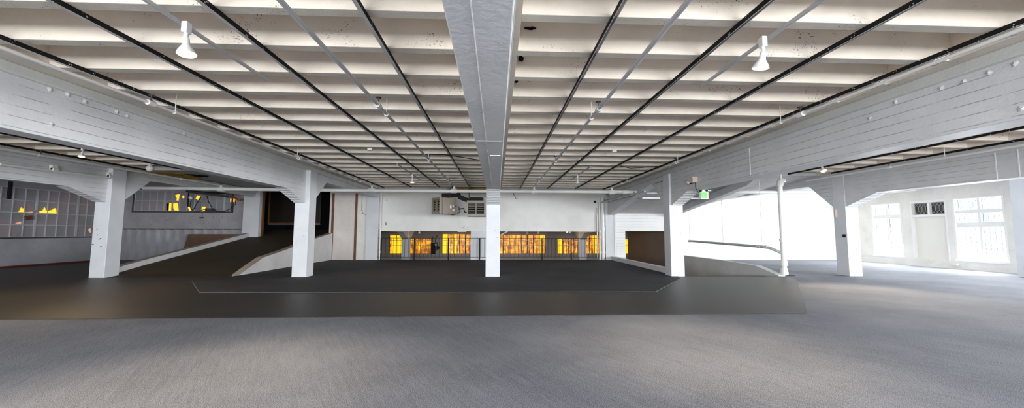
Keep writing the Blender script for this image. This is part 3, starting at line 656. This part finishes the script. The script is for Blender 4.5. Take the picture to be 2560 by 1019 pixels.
obj('box', MB().obox(p, .11, .06, .15), M['steel'], t); obj('cable', MB().tube([p, p+Vector((0, 0, .8)), p+Vector((-.02, 0, 1.4))], .008, 6), M['darkmetal'], t); obj('cable', MB().tube([p, p+Vector((.15, 0, -.08)), p+Vector((.35, 0, -.22))], .008, 6), M['darkmetal'], t)
p = at(961, 500, 1, YF-.05); obj('wall_bracket', MB().obox(p, .2, .08, .12).obox(p+Vector((-.2, 0, -.05)), .07, .08, .07), M['wall'], None, 'white bracket on the upper left of the header wall', 'bracket')
p = at(965, 557, 1, YF-.005); obj('wall_slot', MB().obox(p, .07, .02, .035).obox(p+Vector((0, 0, -.09)), .07, .02, .03), M['dark'], None, 'pair of small dark slots on the left of the header wall', 'slot')
for i, (u, lb) in enumerate(((1284, 'curled cable end hanging from the ceiling right of the middle column'), )):
    a = at(u, 482, 1, 19.6); obj('hanging_cable', wire([a, a+Vector((.02, 0, -.12)), a+Vector((.10, 0, -.22)), a+Vector((.14, 0, -.34)), a+Vector((.2, 0, -.28))], .015), M['blackmetal'], None, lb, 'cable')
# conduits running up the dark triangle behind the fourth column
for k_, (a_, b_, lb) in enumerate((((1502, 506), (1612, 478), 'thin white pipe climbing from the standpipes along the right girder, lower one'), ((1508, 499), (1590, 480), 'thin white pipe climbing from the standpipes along the right girder, upper one'))):
    a = at(*a_, 1, YF-.15); b = at(*b_, 0, 6.42); obj('sloping_pipe', MB().tube([a, b], .04, 8), M['pipegrey'], None, lb, 'pipe')
# ================================================================== UNIT HEATERS
def heater(c, w, d, h, rot, lb, stickers):
    t = thing('unit_heater', c, lb, 'heater', 'unit heaters')
    R = Matrix.Rotation(rot, 3, 'Z'); c = Vector(c)
    def ob(mb_, x, y, z, sx, sy, sz, rx=0): mb_.obox(c+R @ Vector((x, y, z)), sx, sy, sz, rot, rx)
    m1 = MB(); ob(m1, 0, .05, h/2, w, d-.1, h); cb = obj('cabinet', m1, M['heater'], t, bevel=.012)
    f = MB(); y = -d/2
    ob(f, 0, y, h-.06, w, .14, .12); ob(f, 0, y, .06, w, .14, .12); ob(f, -w/2+.03, y, h/2, .06, .14, h); ob(f, w/2-.03, y, h/2, .06, .14, h); ob(f, 0, y, h/2, .04, .14, h)
    lf = obj('louver_frame', f, M['heater'], t, bevel=.005)
    g = MB(); ob(g, 0, -d/2+.05, h/2, w-.08, .03, h-.2); obj('grille_back', g, M['dark'], t)
    for sx_ in (-1, 1):
        for i in range(5):
            s_ = MB(); ob(s_, sx_*w/4, y-.02, .17+i*(h-.34)/4, w/2-.07, .09, .012, -.6); obj('louver', s_, M['heater'] if i % 2 else M['steel'], lf)
    s_ = MB()
    for (yy, zz, a, b) in stickers: ob(s_, w/2+.004, yy, zz, .008, a, b)
    if stickers: obj('sticker', s_, M['label'], t, 'white instruction sticker')
    for xx in (-w/2+.05, w/2-.05): obj('hanger_rod', MB().tube([c+R @ Vector((xx, .1, h)), c+R @ Vector((xx, .1, 3.95-c.z))], .01, 6), M['darkmetal'], t)
    return t
hc = at(1101, 515, 1, 19.2)
ht1 = heater((hc.x+.22, 19.2, 2.50), .72, .98, .84, math.radians(-46), 'beige unit heater turned to the left, with white stickers', [(.12, .38, .10, .14), (.30, .22, .14, .12), (.28, .42, .08, .08)])
obj('cable', wire([(-2.0, 18.85, 2.9), (-1.80, 18.75, 2.85), (-1.72, 18.7, 2.65), (-1.85, 18.7, 2.50), (-2.1, 18.75, 2.44), (-2.35, 18.85, 2.51)], .016), M['blackmetal'], ht1, 'looped black cable')
hc2 = at(1191, 520, 1, 19.0)
heater((hc2.x, 19.1, 2.38), .94, .8, .80, 0.0, 'beige unit heater facing forward beside the middle column', [])
t = thing('heater_flue', (-1.9, 19.2, 3.4), 'black sheet-metal flue linking the two unit heaters', 'duct')
obj('duct', MB().obox((-2.25, 19.3, 3.50), .95, .4, .20, 0, 0, -.04), M['blackmetal'], t)
obj('duct', MB().bar((-1.85, 19.2, 3.42), (-1.1, 19.2, 3.12), .3, .22), M['blackmetal'], t)
obj('duct', MB().obox((-.92, 19.1, 3.28), .72, .4, .18), M['blackmetal'], t)
obj('strap', MB().bar((-1.28, 18.9, 3.95), (-1.28, 18.9, 3.2), .03), M['blackmetal'], t)
obj('gas_pipe', MB().tube([(-1.85, 18.8, 2.75), (-1.55, 18.8, 2.78), (-1.50, 18.8, 2.60), (-1.36, 18.8, 2.58)], .03, 8), M['blackmetal'], None, 'black bent gas pipe between the two unit heaters', 'pipe')
obj('amber_light_plank', MB().box(-2.1, -.35, 19.62, 19.70, 3.72, 4.05), M['amberlight'], None, 'added plank coloured like amber light on the last joist above the heaters', 'plank')  # added board; its colour paints the yellow light on the last joist
# ================================================================== TRACKS AND PIPES UNDER THE CEILING
tracks = [(-5.75, -7, 19.3, 'black slotted channel farthest left in the centre-left bay, beside the white sprinkler pipe'), (-4.27, -7, 18.9, 'black slotted channel in the centre-left bay, second from the left girder'),
          (-2.80, -7, 18.8, 'black slotted channel in the centre-left bay, second from the central girder'), (-1.27, -7, 19.4, 'black slotted channel nearest the central girder on its left side'),
          (1.37, -7, 19.4, 'black slotted channel nearest the central girder on its right side'), (2.80, -7, 19.2, 'black slotted channel in the centre-right bay, second from the central girder'),
          (4.27, -7, 19.0, 'black slotted channel in the centre-right bay, second from the right girder'), (5.80, -7, 19.2, 'black slotted channel farthest right in the centre-right bay, beside a white sprinkler pipe'),
          (11.48, -7, 13.7, 'black slotted channel in the right side bay, nearer to the exit sign'), (12.94, -7, 13.4, 'black slotted channel in the right side bay, along the window-side girder'),
          (-11.47, -7, 13.9, 'black slotted channel in the left side bay, nearer to the ramp'), (-13.0, -7, 15.0, 'black slotted channel in the left side bay, along the leftmost girder')]
for x, y0, y1, lb in tracks:
    t = thing('ceiling_channel', (x, y0, 3.86), lb, 'channel', 'black ceiling channels')
    c_ = 1 if x < 0 else -1
    obj('channel', MB().box(x+c_*.020, x+c_*.024, y0, y1, 3.842, 3.90), M['track'], t, 'black slotted side')
    obj('flange', MB().box(x-.016, x+c_*.024, y0, y1, 3.838, 3.842).box(x-c_*.020, x-c_*.017, y0, y1, 3.842, 3.90), M['pipegrey'], t, 'grey lower flange')
def sprinkler(t, x, y, z, m='darkmetal'):
    s = obj('sprinkler_head', MB().tube([(x, y, z), (x, y, z+.05)], .022, 8).tube([(x, y, z+.05), (x, y, z+.13)], .010, 6).lathe([(0, .13), (.045, .125), (.045, .135), (0, .14)], (x, y, z), 10), M[m], t, 'dark upright sprinkler head')
    obj('tee', MB().tube([(x, y-.06, z), (x, y+.06, z)], .045, 10), M['pipe'], s)
pipes = [(-5.46, .022, 'white sprinkler branch pipe along the left girder', 6.03), (-1.81, .027, 'grey sprinkler branch pipe left of the central girder', 5.95), (1.83, .027, 'grey sprinkler branch pipe right of the central girder', 5.97), (5.42, .022, 'white sprinkler branch pipe along the right girder', 6.05)]
YM = 16.6; ZM = 3.41
for x, r, lb, yh in pipes:
    t = thing('sprinkler_pipe', (x, -7, 3.65), lb, 'pipe', 'sprinkler branch pipes')
    obj('pipe', MB().tube([(x, -7, 3.65), (x, YM+1.6, 3.65)], r, 12), M['pipe' if abs(x) > 3 else 'pipegrey'], t)
    for y in (2.3, yh, yh+4.5, yh+9.2): sprinkler(t, x, y, 3.65)
    for y in (yh+.45, 10.4, 14.6): obj('hanger', MB().tube([(x, y, 3.65), (x, y, 4.2)], .008, 6).tube([(x, y-.02, 3.65), (x, y+.02, 3.65)], r*1.5, 12), M['pipe'], t)
    obj('riser', MB().tube([(x, YM, ZM), (x, YM, 3.65)], [.06, .045], 12).tube([(x, YM, ZM+.07), (x, YM, ZM+.11)], .075, 12), M['pipe'], t)
for x, r, lb in ((12.1, .03, 'white sprinkler branch pipe in the right side bay'), (-12.05, .035, 'white sprinkler branch pipe in the left side bay')):
    t = thing('sprinkler_pipe', (x, -7, 3.6), lb, 'pipe', 'sprinkler branch pipes')
    obj('pipe', MB().tube([(x, -7, 3.60), (x, YM if x < 0 else 13.6, 3.60)], r, 12), M['pipe'], t)
    for y in ((10.2, 14.6) if x < 0 else (6.5, 10.6)): sprinkler(t, x, y, 3.60)
    obj('hanger', MB().tube([(x, 9.2, 3.6), (x, 9.2, 4.2)], .008, 6), M['pipe'], t)
    if x < 0: obj('riser', MB().tube([(x+.05, YM, ZM), (x+.05, YM, 3.60)], [.07, .05], 12), M['pipe'], t)
t = thing('sprinkler_main', (0, YM, ZM), 'thick white sprinkler main crossing the whole hall behind the columns', 'pipe')
obj('pipe', MB().tube([(-15.3, YM, ZM+.05), (-6, YM, ZM+.01), (7.4, YM, ZM+.04), (16.4, YM, ZM+.11)], .078, 14), M['pipe'], t)
for x in (-12.0, -5.46, -1.81, 1.83, 5.42, 6.05): obj('coupling', MB().tube([(x-.13, YM, ZM+.025), (x+.13, YM, ZM+.025)], .105, 14), M['pipe'], t)
# conduit on ledge of the leftmost girder
a = at(0, 410, 0, -13.22); b = at(281, 445, 0, -13.22)
t = thing('girder_pipe', a, 'white pipe clamped along the leftmost girder, ending at its column', 'pipe')
obj('pipe', MB().tube([a, b], .04, 10), M['pipe'], t)
for u, v in ((137, 424), (277, 441)): p = at(u, v, 0, -13.2); obj('clamp', MB().obox(p+Vector((-.04, 0, .04)), .1, .14, .2).tube([p+Vector((0, -.07, 0)), p+Vector((0, .07, 0))], .06, 8), M['pipe'], t)
# light bars with flood lamps
def bar_and_lamp(x, y0, y1, z=3.82, lb=''):
    obj('light_bar', MB().box(x-.017, x+.017, y0, y1, z, z+.035).box(x-.006, x+.006, y0, y1, z-.003, z), M['pipegrey'], None, lb, 'light track')
bar_and_lamp(-3.31, -7, 5.47, 3.83, 'short grey light track carrying the lit lamp at the upper left')
bar_and_lamp(3.28, -7, 5.40, 3.83, 'short grey light track carrying the lamp at the upper right')
bar_and_lamp(-3.20, 12.3, 16.0, 3.83, 'short dark light track above the small glowing lamp near the heaters')
bar_and_lamp(3.35, 12.4, 15.6, 3.83, 'short dark light track above the small white lamp in the centre-right bay')
def lamp(x, y, zt, s, lb, bm, e, tilt=(.12, .1, -1), col=WARM, angle=100, blend=.9):
    t = thing('flood_lamp', (x, y, zt), lb, 'lamp', 'ceiling flood lamps'); d = Vector(tilt).normalized(); c = Vector((x, y, zt))
    obj('adapter', MB().box(x-.03*s, x+.03*s, y-.035*s, y+.035*s, zt-.10*s, zt+.02), M['lamp_white'], t, bevel=.004)
    n0 = c+Vector((0, 0, -.16*s)); obj('neck', MB().tube([c+Vector((0, 0, -.09*s)), n0], .022*s, 12).tube([n0, n0+d*.07*s], .034*s, 14), M['lamp_white'], t)
    bb = obj('bulb', MB().lathe([(.034*s, 0), (.040*s, .025*s), (.078*s, .085*s), (.088*s, .115*s)], n0+d*.06*s, 24, d), M['lamp_white'], t)
    obj('bulb_face', MB().lathe([(.088*s, .115*s), (.075*s, .128*s), (.04*s, .136*s), (.0, .138*s)], n0+d*.06*s, 24, d), M[bm], bb, 'glowing lens')
    if e:
        l = bpy.data.lights.new('lamp_light', 'SPOT'); l.energy = e; l.color = col; l.spot_size = math.radians(angle); l.spot_blend = blend; l.shadow_soft_size = .07
        o = bpy.data.objects.new('lamp_light', l); COL.objects.link(o); o.parent = t; o.location = (n0+d*.22*s)-c
        o.rotation_euler = Vector((0, 0, -1)).rotation_difference(d).to_euler()
    return t
lamp(-3.24, 3.97, 3.83, 1.0, 'lit white flood lamp at the upper left of the photo', 'bulb', 230, (.12, .0, -1), angle=80)
lamp(3.20, 3.97, 3.83, 1.0, 'white flood lamp at the upper right of the photo', 'bulbdim', 220, (-.05, .28, -1), angle=78)
lamp(-3.15, 14.3, 3.80, .9, 'small glowing lamp in the ceiling left of the heaters', 'bulb', 60, (0, 0, -1), angle=160)
lamp(3.28, 14.1, 3.80, .9, 'small white unlit-looking lamp in the centre-right bay near the back', 'lamp_white', 0, (0, 0, -1))
p = at(205, 392, 2, 3.55); lamp(p.x, p.y, 3.80, .75, 'warm glowing lamp in the left side bay', 'bulb', 230, (.15, -.25, -1), (1.0, .68, .34), 130)
p = at(2055, 417, 2, 3.72); lamp(p.x, p.y, 3.86, .9, 'small glowing lamp in the right side bay', 'bulb', 330, (-.12, -.5, -1), angle=76)
# extra lamps standing on tracks behind the camera light the near carpet
p = at(375, 419, 2, 3.75); t = thing('round_lamp', p, 'small white unlit globe on the left side bay ceiling', 'lamp')
obj('globe', MB().lathe([(0, -.13), (.07, -.11), (.11, -.04), (.10, .03), (.05, .07), (.03, .15)], p, 18), M['lamp_white'], t)
for x, y, lb in ((-3.4, 10.24, 'small white smoke detector in the centre-left bay'), (3.44, 10.1, 'small white smoke detector in the centre-right bay')):
    obj('smoke_detector', MB().box(x-.06, x+.06, y-.05, y+.05, 3.84, 3.9), M['lamp_white'], None, lb, 'detector')
# cables strung between joists
def cable(pts, lb, m='cord', r=.010): obj('strung_cable', MB().tube(pts, r, 6), M[m], None, lb, 'cable')
z = 3.82
def cz(u, v): return at(u, v, 2, z)
cable([cz(840+x/6.4, 380+y/6.4) for x, y in [(470, 435), (560, 455), (680, 440), (800, 405), (930, 425), (1060, 478), (1140, 462), (1200, 480)]], 'pale sagging cable left of the small glowing lamp')
cable([cz(840+x/6.4, 380+y/6.4) for x, y in [(1280, 480), (1350, 440), (1430, 405), (1560, 430), (1660, 468), (1800, 470), (1900, 430), (1990, 410), (2200, 425), (2370, 410)]], 'pale sagging cable right of the small glowing lamp')
cable([cz(840+x/6.4, 380+y/6.4) for x, y in [(960, 35), (1200, 28), (1500, 34), (1760, 42), (2000, 80), (2290, 125)]], 'black cable sagging to the central girder', 'blackmetal', .013)
cable([at(1500+x/5.66, 380+y/5.66, 2, z) for x, y in [(290, 198), (360, 212), (430, 228), (540, 222), (680, 210), (860, 200)]], 'black cable between two channels in the centre-right bay', 'blackmetal', .012)
obj('dark_conduit', MB().tube([at(1098, 476, 2, 3.8), at(1130, 472, 2, 3.8), at(1131, 460, 2, 3.8)], .03, 6), M['blackmetal'], None, 'black conduit angle in the ceiling above the left heater', 'conduit')
# ================================================================== STANDPIPE, DRAIN AND HANGERS on the right
pb = at(1963, 687, 2, .02); X0, Y0 = 10.88, 13.42
t = thing('standpipe', (X0, Y0, 0), 'tall white cast-iron standpipe in front of the bright wall', 'pipe')
obj('pipe', MB().tube([(X0, Y0, 0), (X0, Y0, 3.42)], .085, 18), M['pipe'], t)
obj('elbow', MB().tube([(X0, Y0, 3.35), (X0+.02, Y0, 3.5), (X0+.1, Y0+.05, 3.58), (X0+.25, Y0+.1, 3.6)], [.10, .12, .11, .09], 14), M['pipe'], t)
obj('stub', MB().tube([(X0+.06, Y0, 3.55), (X0+.06, Y0, 3.88)], .04, 10), M['pipe'], t)
for z_, r in ((1.32, .115), (.50, .11), (.42, .12), (.22, .115), (.10, .125)): obj('collar', MB().tube([(X0, Y0, z_-.05), (X0, Y0, z_+.05)], r, 16), M['pipe'], t)
obj('floor_plate', MB().box(X0-.22, X0+.28, Y0-.15, Y0+.2, .0, .02), M['blackmetal'], t, 'black floor plate')
t = thing('drain_pipe', (10.55, 16, 1), 'long grey drain pipe sloping along the parapet into the standpipe', 'pipe')
obj('pipe', MB().tube([(X0, Y0, .80), (10.72, 13.55, .92), (10.6, 13.75, 1.02), (10.6, 14.2, 1.045), (10.6, 19.6, 1.14)], .055, 14), M['pipegrey'], t)
for y in (13.9, 14.3, 19.55): obj('coupling', MB().tube([(10.6, y-.08, 1.04+(y-14.2)*.0176), (10.6, y+.08, 1.04+(y-14.2)*.0176)], .07, 12), M['pipe'], t)
for y, zt in ((14.12, 3.7), (16.62, 3.25), (19.55, 2.8)): obj('hanger_rod', MB().tube([(10.6, y, 1.08), (10.6, y, zt)], .012, 6), M['pipe'], t)
t = thing('tube_light', (8.5, 17.0, 3.27), 'long white tube light under the sloping soffit behind the fourth column', 'ceiling light')
obj('housing', MB().box(6.98, 10.2, 16.93, 17.07, 3.17, 3.24), M['lamp_white'], t, bevel=.01)
# ================================================================== EXIT SIGN AND EMERGENCY LIGHT
p = at(1762, 487.5, 1, 11.9)
t = thing('exit_sign', (p.x, 11.9, p.z-.13), 'green exit sign with white housing under the right girder', 'sign')
cx, cz_, yy = p.x, p.z, 11.9; rt = math.radians(10)
def eb_(mb_, x, y, z, sx, sy, sz, ry=0):
    R = Matrix.Rotation(rt, 3, 'Z'); mb_.obox(Vector((cx, yy, cz_))+R @ Vector((x, y, z)), sx, sy, sz, rt, 0, ry)
m1 = MB(); eb_(m1, .0, .045, 0, .30, .07, .25); obj('housing', m1, M['lamp_white'], t, bevel=.006)
m1 = MB(); eb_(m1, -.015, .006, 0, .26, .012, .215); obj('face_rim', m1, M['cream_plastic'], t)
m1 = MB(); eb_(m1, -.015, -.002, 0, .225, .008, .18); obj('green_face', m1, M['exitgreen'], t, 'green lit face')
m1 = MB()
def seg(x, z, w_, h_, ry=0): eb_(m1, x-.015, -.008, z, w_, .006, h_, ry)
H_ = .12; st = .012
seg(-.09, 0, st, H_); [seg(-.075, zz, .04, st) for zz in (-.054, 0, .054)]
seg(-.03, 0, st, .125, .42); seg(-.03, 0, st, .125, -.42)
seg(.022, 0, st, H_); seg(.070, 0, st, H_); seg(.070, .054, .055, st)
obj('lettering', m1, M['exitletter'], t, 'the word EXIT in pale green')
obj('arm', MB().tube([(cx-.05, yy, cz_+.15), (cx+.22, yy, cz_+.15)], .012, 8), M['lamp_white'], t)
t2 = obj('lamp_head', MB().lathe([(0, 0), (.03, .0), (.045, .06), (0, .07)], (cx-.13, yy-.02, cz_+.155), 12, (-1, -.2, -.2)).tube([(cx-.13, yy, cz_+.155), (cx+.1, yy, cz_+.155)], .025, 8), M['blackmetal'], t, 'black lamp heads on top')
obj('lamp_collar', MB().tube([(cx-.10, yy-.01, cz_+.155), (cx-.03, yy-.01, cz_+.155)], .035, 10), M['lamp_white'], t)
obj('mount', MB().box(cx-.02, cx+.02, yy-.02, yy+.02, cz_+.12, 3.0), M['lamp_white'], t)
p = at(1728, 451, 0, 6.40)
t = thing('emergency_light', p, 'beige emergency light box on the right girder above the exit sign', 'light')
obj('box', MB().prism([(p.y-.16, p.z-.08), (p.y+.16, p.z-.08), (p.y+.16, p.z+.02), (p.y+.03, p.z+.11), (p.y-.16, p.z+.11)], 0, 6.36, 6.52), M['cream_plastic'], t, bevel=.008)
obj('lamp_head', MB().lathe([(0, 0), (.02, 0), (.055, .07), (.055, .085), (0, .09)], (6.35, p.y+.05, p.z-.05), 14, (-.8, -.5, -.35)), M['cream_plastic'], t)
obj('bracket', MB().tube([(6.40, p.y, p.z-.1), (6.34, p.y+.05, p.z-.06)], .02, 8), M['blackmetal'], t)
a = Vector((6.47, p.y-.12, p.z-.08)); b = Vector((cx-.16, yy, cz_+.13))
obj('sign_cable', MB().tube([a, a+Vector((0, 0, -.18)), a.lerp(b, .6)+Vector((0, 0, -.15)), b], .010, 6), M['blackmetal'], None, 'black cable from the emergency light to the exit sign', 'cable')
# ================================================================== RIGHT WALL WITH LEADED WINDOWS
def RY(u): return at(u, 600, 0, XR).y
yA0, yA1 = 17.72, 19.22; yB0, yB1 = 15.85, 17.30; yC0, yC1 = 13.92, 15.62
mb = MB()
segs = [(-7, yC0-.001), (yC1, yB0), (yB1, yA0), (yA1, 21.3)]
zlo, zhi = .36, 3.16
mb.box(XR, XR+.35, -7, 21.3, 3.16, 4.33); mb.box(XR, XR+.35, -7, 21.3, -.1, .36)
for a, b in segs: mb.box(XR, XR+.35, a, b, .36, 3.16)
struct('wall_right', mb, M['brick'], 'painted brick outer wall on the right with leaded windows', 'wall')
struct('baseboard_right', MB().box(XR-.02, XR, 13.1, 20.9, 0, .05), M['panelpaint'], 'pale strip along the foot of the right wall', 'baseboard')
def hexrow(mb_, y0, y1, z0, z1, n):
    """elongated hexagon cames with crossings, in the plane x = XR + .16"""
    X = XR+.15; w = (y1-y0)/n; zc = (z0+z1)/2; h = (z1-z0); s = h*.18; b = h*.36; r = .010
    P = lambda y, z: (X, y, z)
    for i in range(n):
        a, c, m_ = y0+i*w, y0+(i+1)*w, y0+(i+.5)*w
        for p_, q_ in ((P(a, zc-s), P(a, zc+s)), (P(a, zc+s), P(m_, zc+b)), (P(m_, zc+b), P(c, zc+s)), (P(a, zc-s), P(m_, zc-b)), (P(m_, zc-b), P(c, zc-s)),
                       (P(m_, zc+b), P(m_-w*.39, z1)), (P(m_, zc+b), P(m_+w*.39, z1)), (P(m_, zc-b), P(m_-w*.39, z0)), (P(m_, zc-b), P(m_+w*.39, z0))):
            mb_.bar(p_, q_, r, r)
    mb_.bar(P(y1, zc-s), P(y1, zc+s), r, r)
    for z_ in (z0, z1): mb_.bar(P(y0, z_), P(y1, z_), r*1.3, r*1.3)
    for y_ in (y0, y1): mb_.bar(P(y_, z0), P(y_, z1), r*1.3, r*1.3)
def gridrow(mb_, y0, y1, z0, z1, ny_, nz_):
    X = XR+.15
    for i in range(ny_+1): y_ = y0+(y1-y0)*i/ny_; mb_.bar((X, y_, z0), (X, y_, z1), .010, .010)
    for j in range(nz_+1): z_ = z0+(z1-z0)*j/nz_; mb_.bar((X, y0, z_), (X, y1, z_), .012, .012)
def leaded(i, y0, y1, z0, z1, rows, label, cyan=()):
    w = thing('window_%d' % i, (XR+.1, (y0+y1)/2, z0), label, 'window', None, 'structure')
    obj('glass', MB().box(XR+.17, XR+.19, y0, y1, z0, z1), M['skyglass'], w)
    f = MB(); f.box(XR-.02, XR+.2, y0, y0+.07, z0, z1).box(XR-.02, XR+.2, y1-.07, y1, z0, z1).box(XR-.02, XR+.2, y0, y1, z1-.06, z1).box(XR-.05, XR+.2, y0-.03, y1+.03, z0, z0+.08)
    ym = (y0+y1)/2; f.box(XR+.06, XR+.2, ym-.04, ym+.04, z0, z1)
    for zz, th in [(r_[1], r_[4]) for r_ in rows[:-1]]: f.box(XR+.05, XR+.2, y0, y1, zz-th, zz)
    fr_ = obj('frame', f, M['frame'], w, bevel=.008)
    l = MB()
    for (za, zb, kind, n, th) in rows:
        # za top, zb bottom of the light
        for a, b in ((y0+.09, ym-.06), (ym+.06, y1-.09)):
            if kind == 'hex': hexrow(l, a, b, zb+.02, za-.02, n)
            else: gridrow(l, a, b, zb+.03, za-.03, n, 3)
    obj('lead_cames', l, M['lead'], w)
    for (yy_, zz_, wd_, ht_) in cyan:
        obj('coloured_pane', MB().prism([(yy_-wd_/2, zz_-ht_*.25), (yy_, zz_-ht_/2), (yy_+wd_/2, zz_-ht_*.25), (yy_+wd_/2, zz_+ht_*.25), (yy_, zz_+ht_/2), (yy_-wd_/2, zz_+ht_*.25)], 0, XR+.158, XR+.168), M['cyanglass'], w, 'turquoise pane')
    return w
rowsC = [(3.08, 2.62, 'hex', 4, .0), (2.48, 2.08, 'hex', 4, .0), (1.84, .46, 'grid', 4, .0)]
def leadedC(i, y0, y1, z0, z1, label, cyan=()):
    w = thing('window_%d' % i, (XR+.1, (y0+y1)/2, z0), label, 'window', None, 'structure')
    obj('glass', MB().box(XR+.17, XR+.19, y0, y1, z0, z1), M['skyglass'], w)
    ym = (y0+y1)/2
    f = MB(); f.box(XR-.02, XR+.2, y0, y0+.07, z0, z1).box(XR-.02, XR+.2, y1-.07, y1, z0, z1).box(XR-.02, XR+.2, y0, y1, z1-.06, z1).box(XR-.05, XR+.2, y0-.03, y1+.03, z0, z0+.08)
    f.box(XR+.06, XR+.2, ym-.04, ym+.04, z0, z1).box(XR+.05, XR+.2, y0, y1, 2.47, 2.61).box(XR+.05, XR+.2, y0, y1, 1.86, 2.06)
    obj('frame', f, M['frame'], w, bevel=.008)
    l = MB()
    for a, b in ((y0+.10, ym-.06), (ym+.06, y1-.10)):
        hexrow(l, a, b, 2.63, 3.07, 4); hexrow(l, a, b, 2.08, 2.45, 4); gridrow(l, a, b, .48, 1.84, 4, 3)
    obj('lead_cames', l, M['lead'], w)
    for (yy_, zz_, wd_, ht_) in cyan:
        obj('coloured_pane', MB().prism([(yy_-wd_/2, zz_-ht_*.25), (yy_, zz_-ht_/2), (yy_+wd_/2, zz_-ht_*.25), (yy_+wd_/2, zz_+ht_*.25), (yy_, zz_+ht_/2), (yy_-wd_/2, zz_+ht_*.25)], 0, XR+.158, XR+.168), M['cyanglass'], w, 'turquoise pane')
wC = (yC1-yC0)/2
leadedC(10, yC0, yC1, .36, 3.16, 'large leaded window nearest the right edge with turquoise panes', [(yC1-.10-.5*.1725, 2.85, .165, .32), (yC1-.10-2.5*.1725, 2.85, .165, .32), (yC0+.85-.06-.5*.1725, 2.265, .165, .27)])
def leadedA(i, y0, y1, z0, z1, label):
    w = thing('window_%d' % i, (XR+.1, (y0+y1)/2, z0), label, 'window', None, 'structure')
    obj('glass', MB().box(XR+.17, XR+.19, y0, y1, z0, z1), M['skyglass'], w); ym = (y0+y1)/2
    f = MB(); f.box(XR-.02, XR+.2, y0, y0+.07, z0, z1).box(XR-.02, XR+.2, y1-.07, y1, z0, z1).box(XR-.02, XR+.2, y0, y1, z1-.06, z1).box(XR-.05, XR+.2, y0-.03, y1+.03, z0, z0+.08)
    f.box(XR+.06, XR+.2, ym-.035, ym+.035, z0, z1).box(XR+.05, XR+.2, y0, y1, 2.36, 2.54)
    obj('frame', f, M['frame'], w, bevel=.008)
    l = MB()
    for a, b in ((y0+.10, ym-.05), (ym+.05, y1-.10)):
        hexrow(l, a, b, 2.56, 3.06, 4); hexrow(l, a, b, 1.90, 2.33, 4); gridrow(l, a, b, .50, 1.90, 4, 4)
    obj('lead_cames', l, M['lead'], w)
leadedA(11, yA0, yA1, .36, 3.16, 'leaded window in the far right corner')
# blanked opening with dark transom between the two windows
w = thing('window_12', (XR+.1, (yB0+yB1)/2, .36), 'blanked opening with a dark leaded transom between the two bright windows', 'window', None, 'structure')
ym = (yB0+yB1)/2
obj('blank_panel', MB().box(XR+.12, XR+.16, yB0, yB1, .36, 2.42), M['panelpaint'], w)
obj('frame', MB().box(XR-.02, XR+.2, yB0, yB0+.06, .36, 3.16).box(XR-.02, XR+.2, yB1-.06, yB1, .36, 3.16).box(XR-.02, XR+.2, yB0, yB1, 3.04, 3.16).box(XR+.02, XR+.2, yB0, yB1, 2.38, 2.48).box(XR+.04, XR+.2, ym-.04, ym+.04, 2.4, 3.1), M['frame'], w, bevel=.006)
obj('dark_glass', MB().box(XR+.17, XR+.19, yB0, yB1, 2.4, 3.1), M['smoked'], w, 'dusty dark glass')
l = MB()
for a, b in ((yB0+.08, ym-.05), (ym+.05, yB1-.08)): hexrow(l, a, b, 2.50, 3.02, 4)
obj('lead_cames', l, M['leadlight'], w)
p = at(2390, 661, 0, XR-.06); obj('wall_valve', MB().obox(p, .08, .16, .07).tube([p, p+Vector((-.06, -.1, 0))], .03, 8), M['pipe'], None, 'small white fitting low on the brick between the windows', 'fitting')
a = at(2225, 484, 0, 19.8); b = at(2290, 484, 0, 19.8); t = thing('tube_light', (a+b)/2, 'small white tube light above the far right window', 'ceiling light')
obj('tube', MB().tube([(19.8, a.y, 3.60), (19.8, b.y, 3.60)], .018, 8), M['lamp_white'], t); obj('stem', MB().tube([(19.8, (a.y+b.y)/2, 3.60), (19.8, (a.y+b.y)/2, 3.9)], .012, 8), M['lamp_white'], t)
# ================================================================== walls behind the camera with their windows
wb2 = MB().box(-21, 21, -7.3, -7, 3.4, 4.4).box(-21, 21, -7.3, -7, -.1, .85)
for a, b in ((-21, -16.6), (-10.4, -7.6), (-1.4, 1.4), (7.6, 10.4), (16.6, 21)): wb2.box(a, b, -7.3, -7, .85, 3.4)
struct('wall_front', wb2, M['wall'], 'white wall behind the viewer with wide windows', 'wall')
for i, x in enumerate((-13.5, -4.5, 4.5, 13.5)):
    w = thing('window_%d' % (13+i), (x, -7.1, .85), 'wide window behind the viewer', 'window', 'windows behind the viewer', 'structure')
    obj('glass', MB().box(x-3.1, x+3.1, -7.2, -7.15, .85, 3.4), M['skyglass'], w)
    obj('frame', MB().box(x-.05, x+.05, -7.15, -7.05, .85, 3.4).box(x-3.1, x+3.1, -7.15, -7.05, 2.1, 2.18), M['frame'], w)
# ================================================================== WARM LIGHT of the lower level and the upper lamps
l = bpy.data.lights.new('lower_glow', 'POINT'); l.energy = 22; l.color = (1, .66, .34); l.shadow_soft_size = .4
o = bpy.data.objects.new('lower_glow', l); COL.objects.link(o); o.location = (-4, 27, 1.6)
l = l.copy(); o = bpy.data.objects.new('lower_glow', l); COL.objects.link(o); o.location = (5, 27, 1.6)
l = l.copy(); l.energy = 1.2; o = bpy.data.objects.new('lower_glow', l); COL.objects.link(o); o.location = (9.0, 26.5, 1.2)
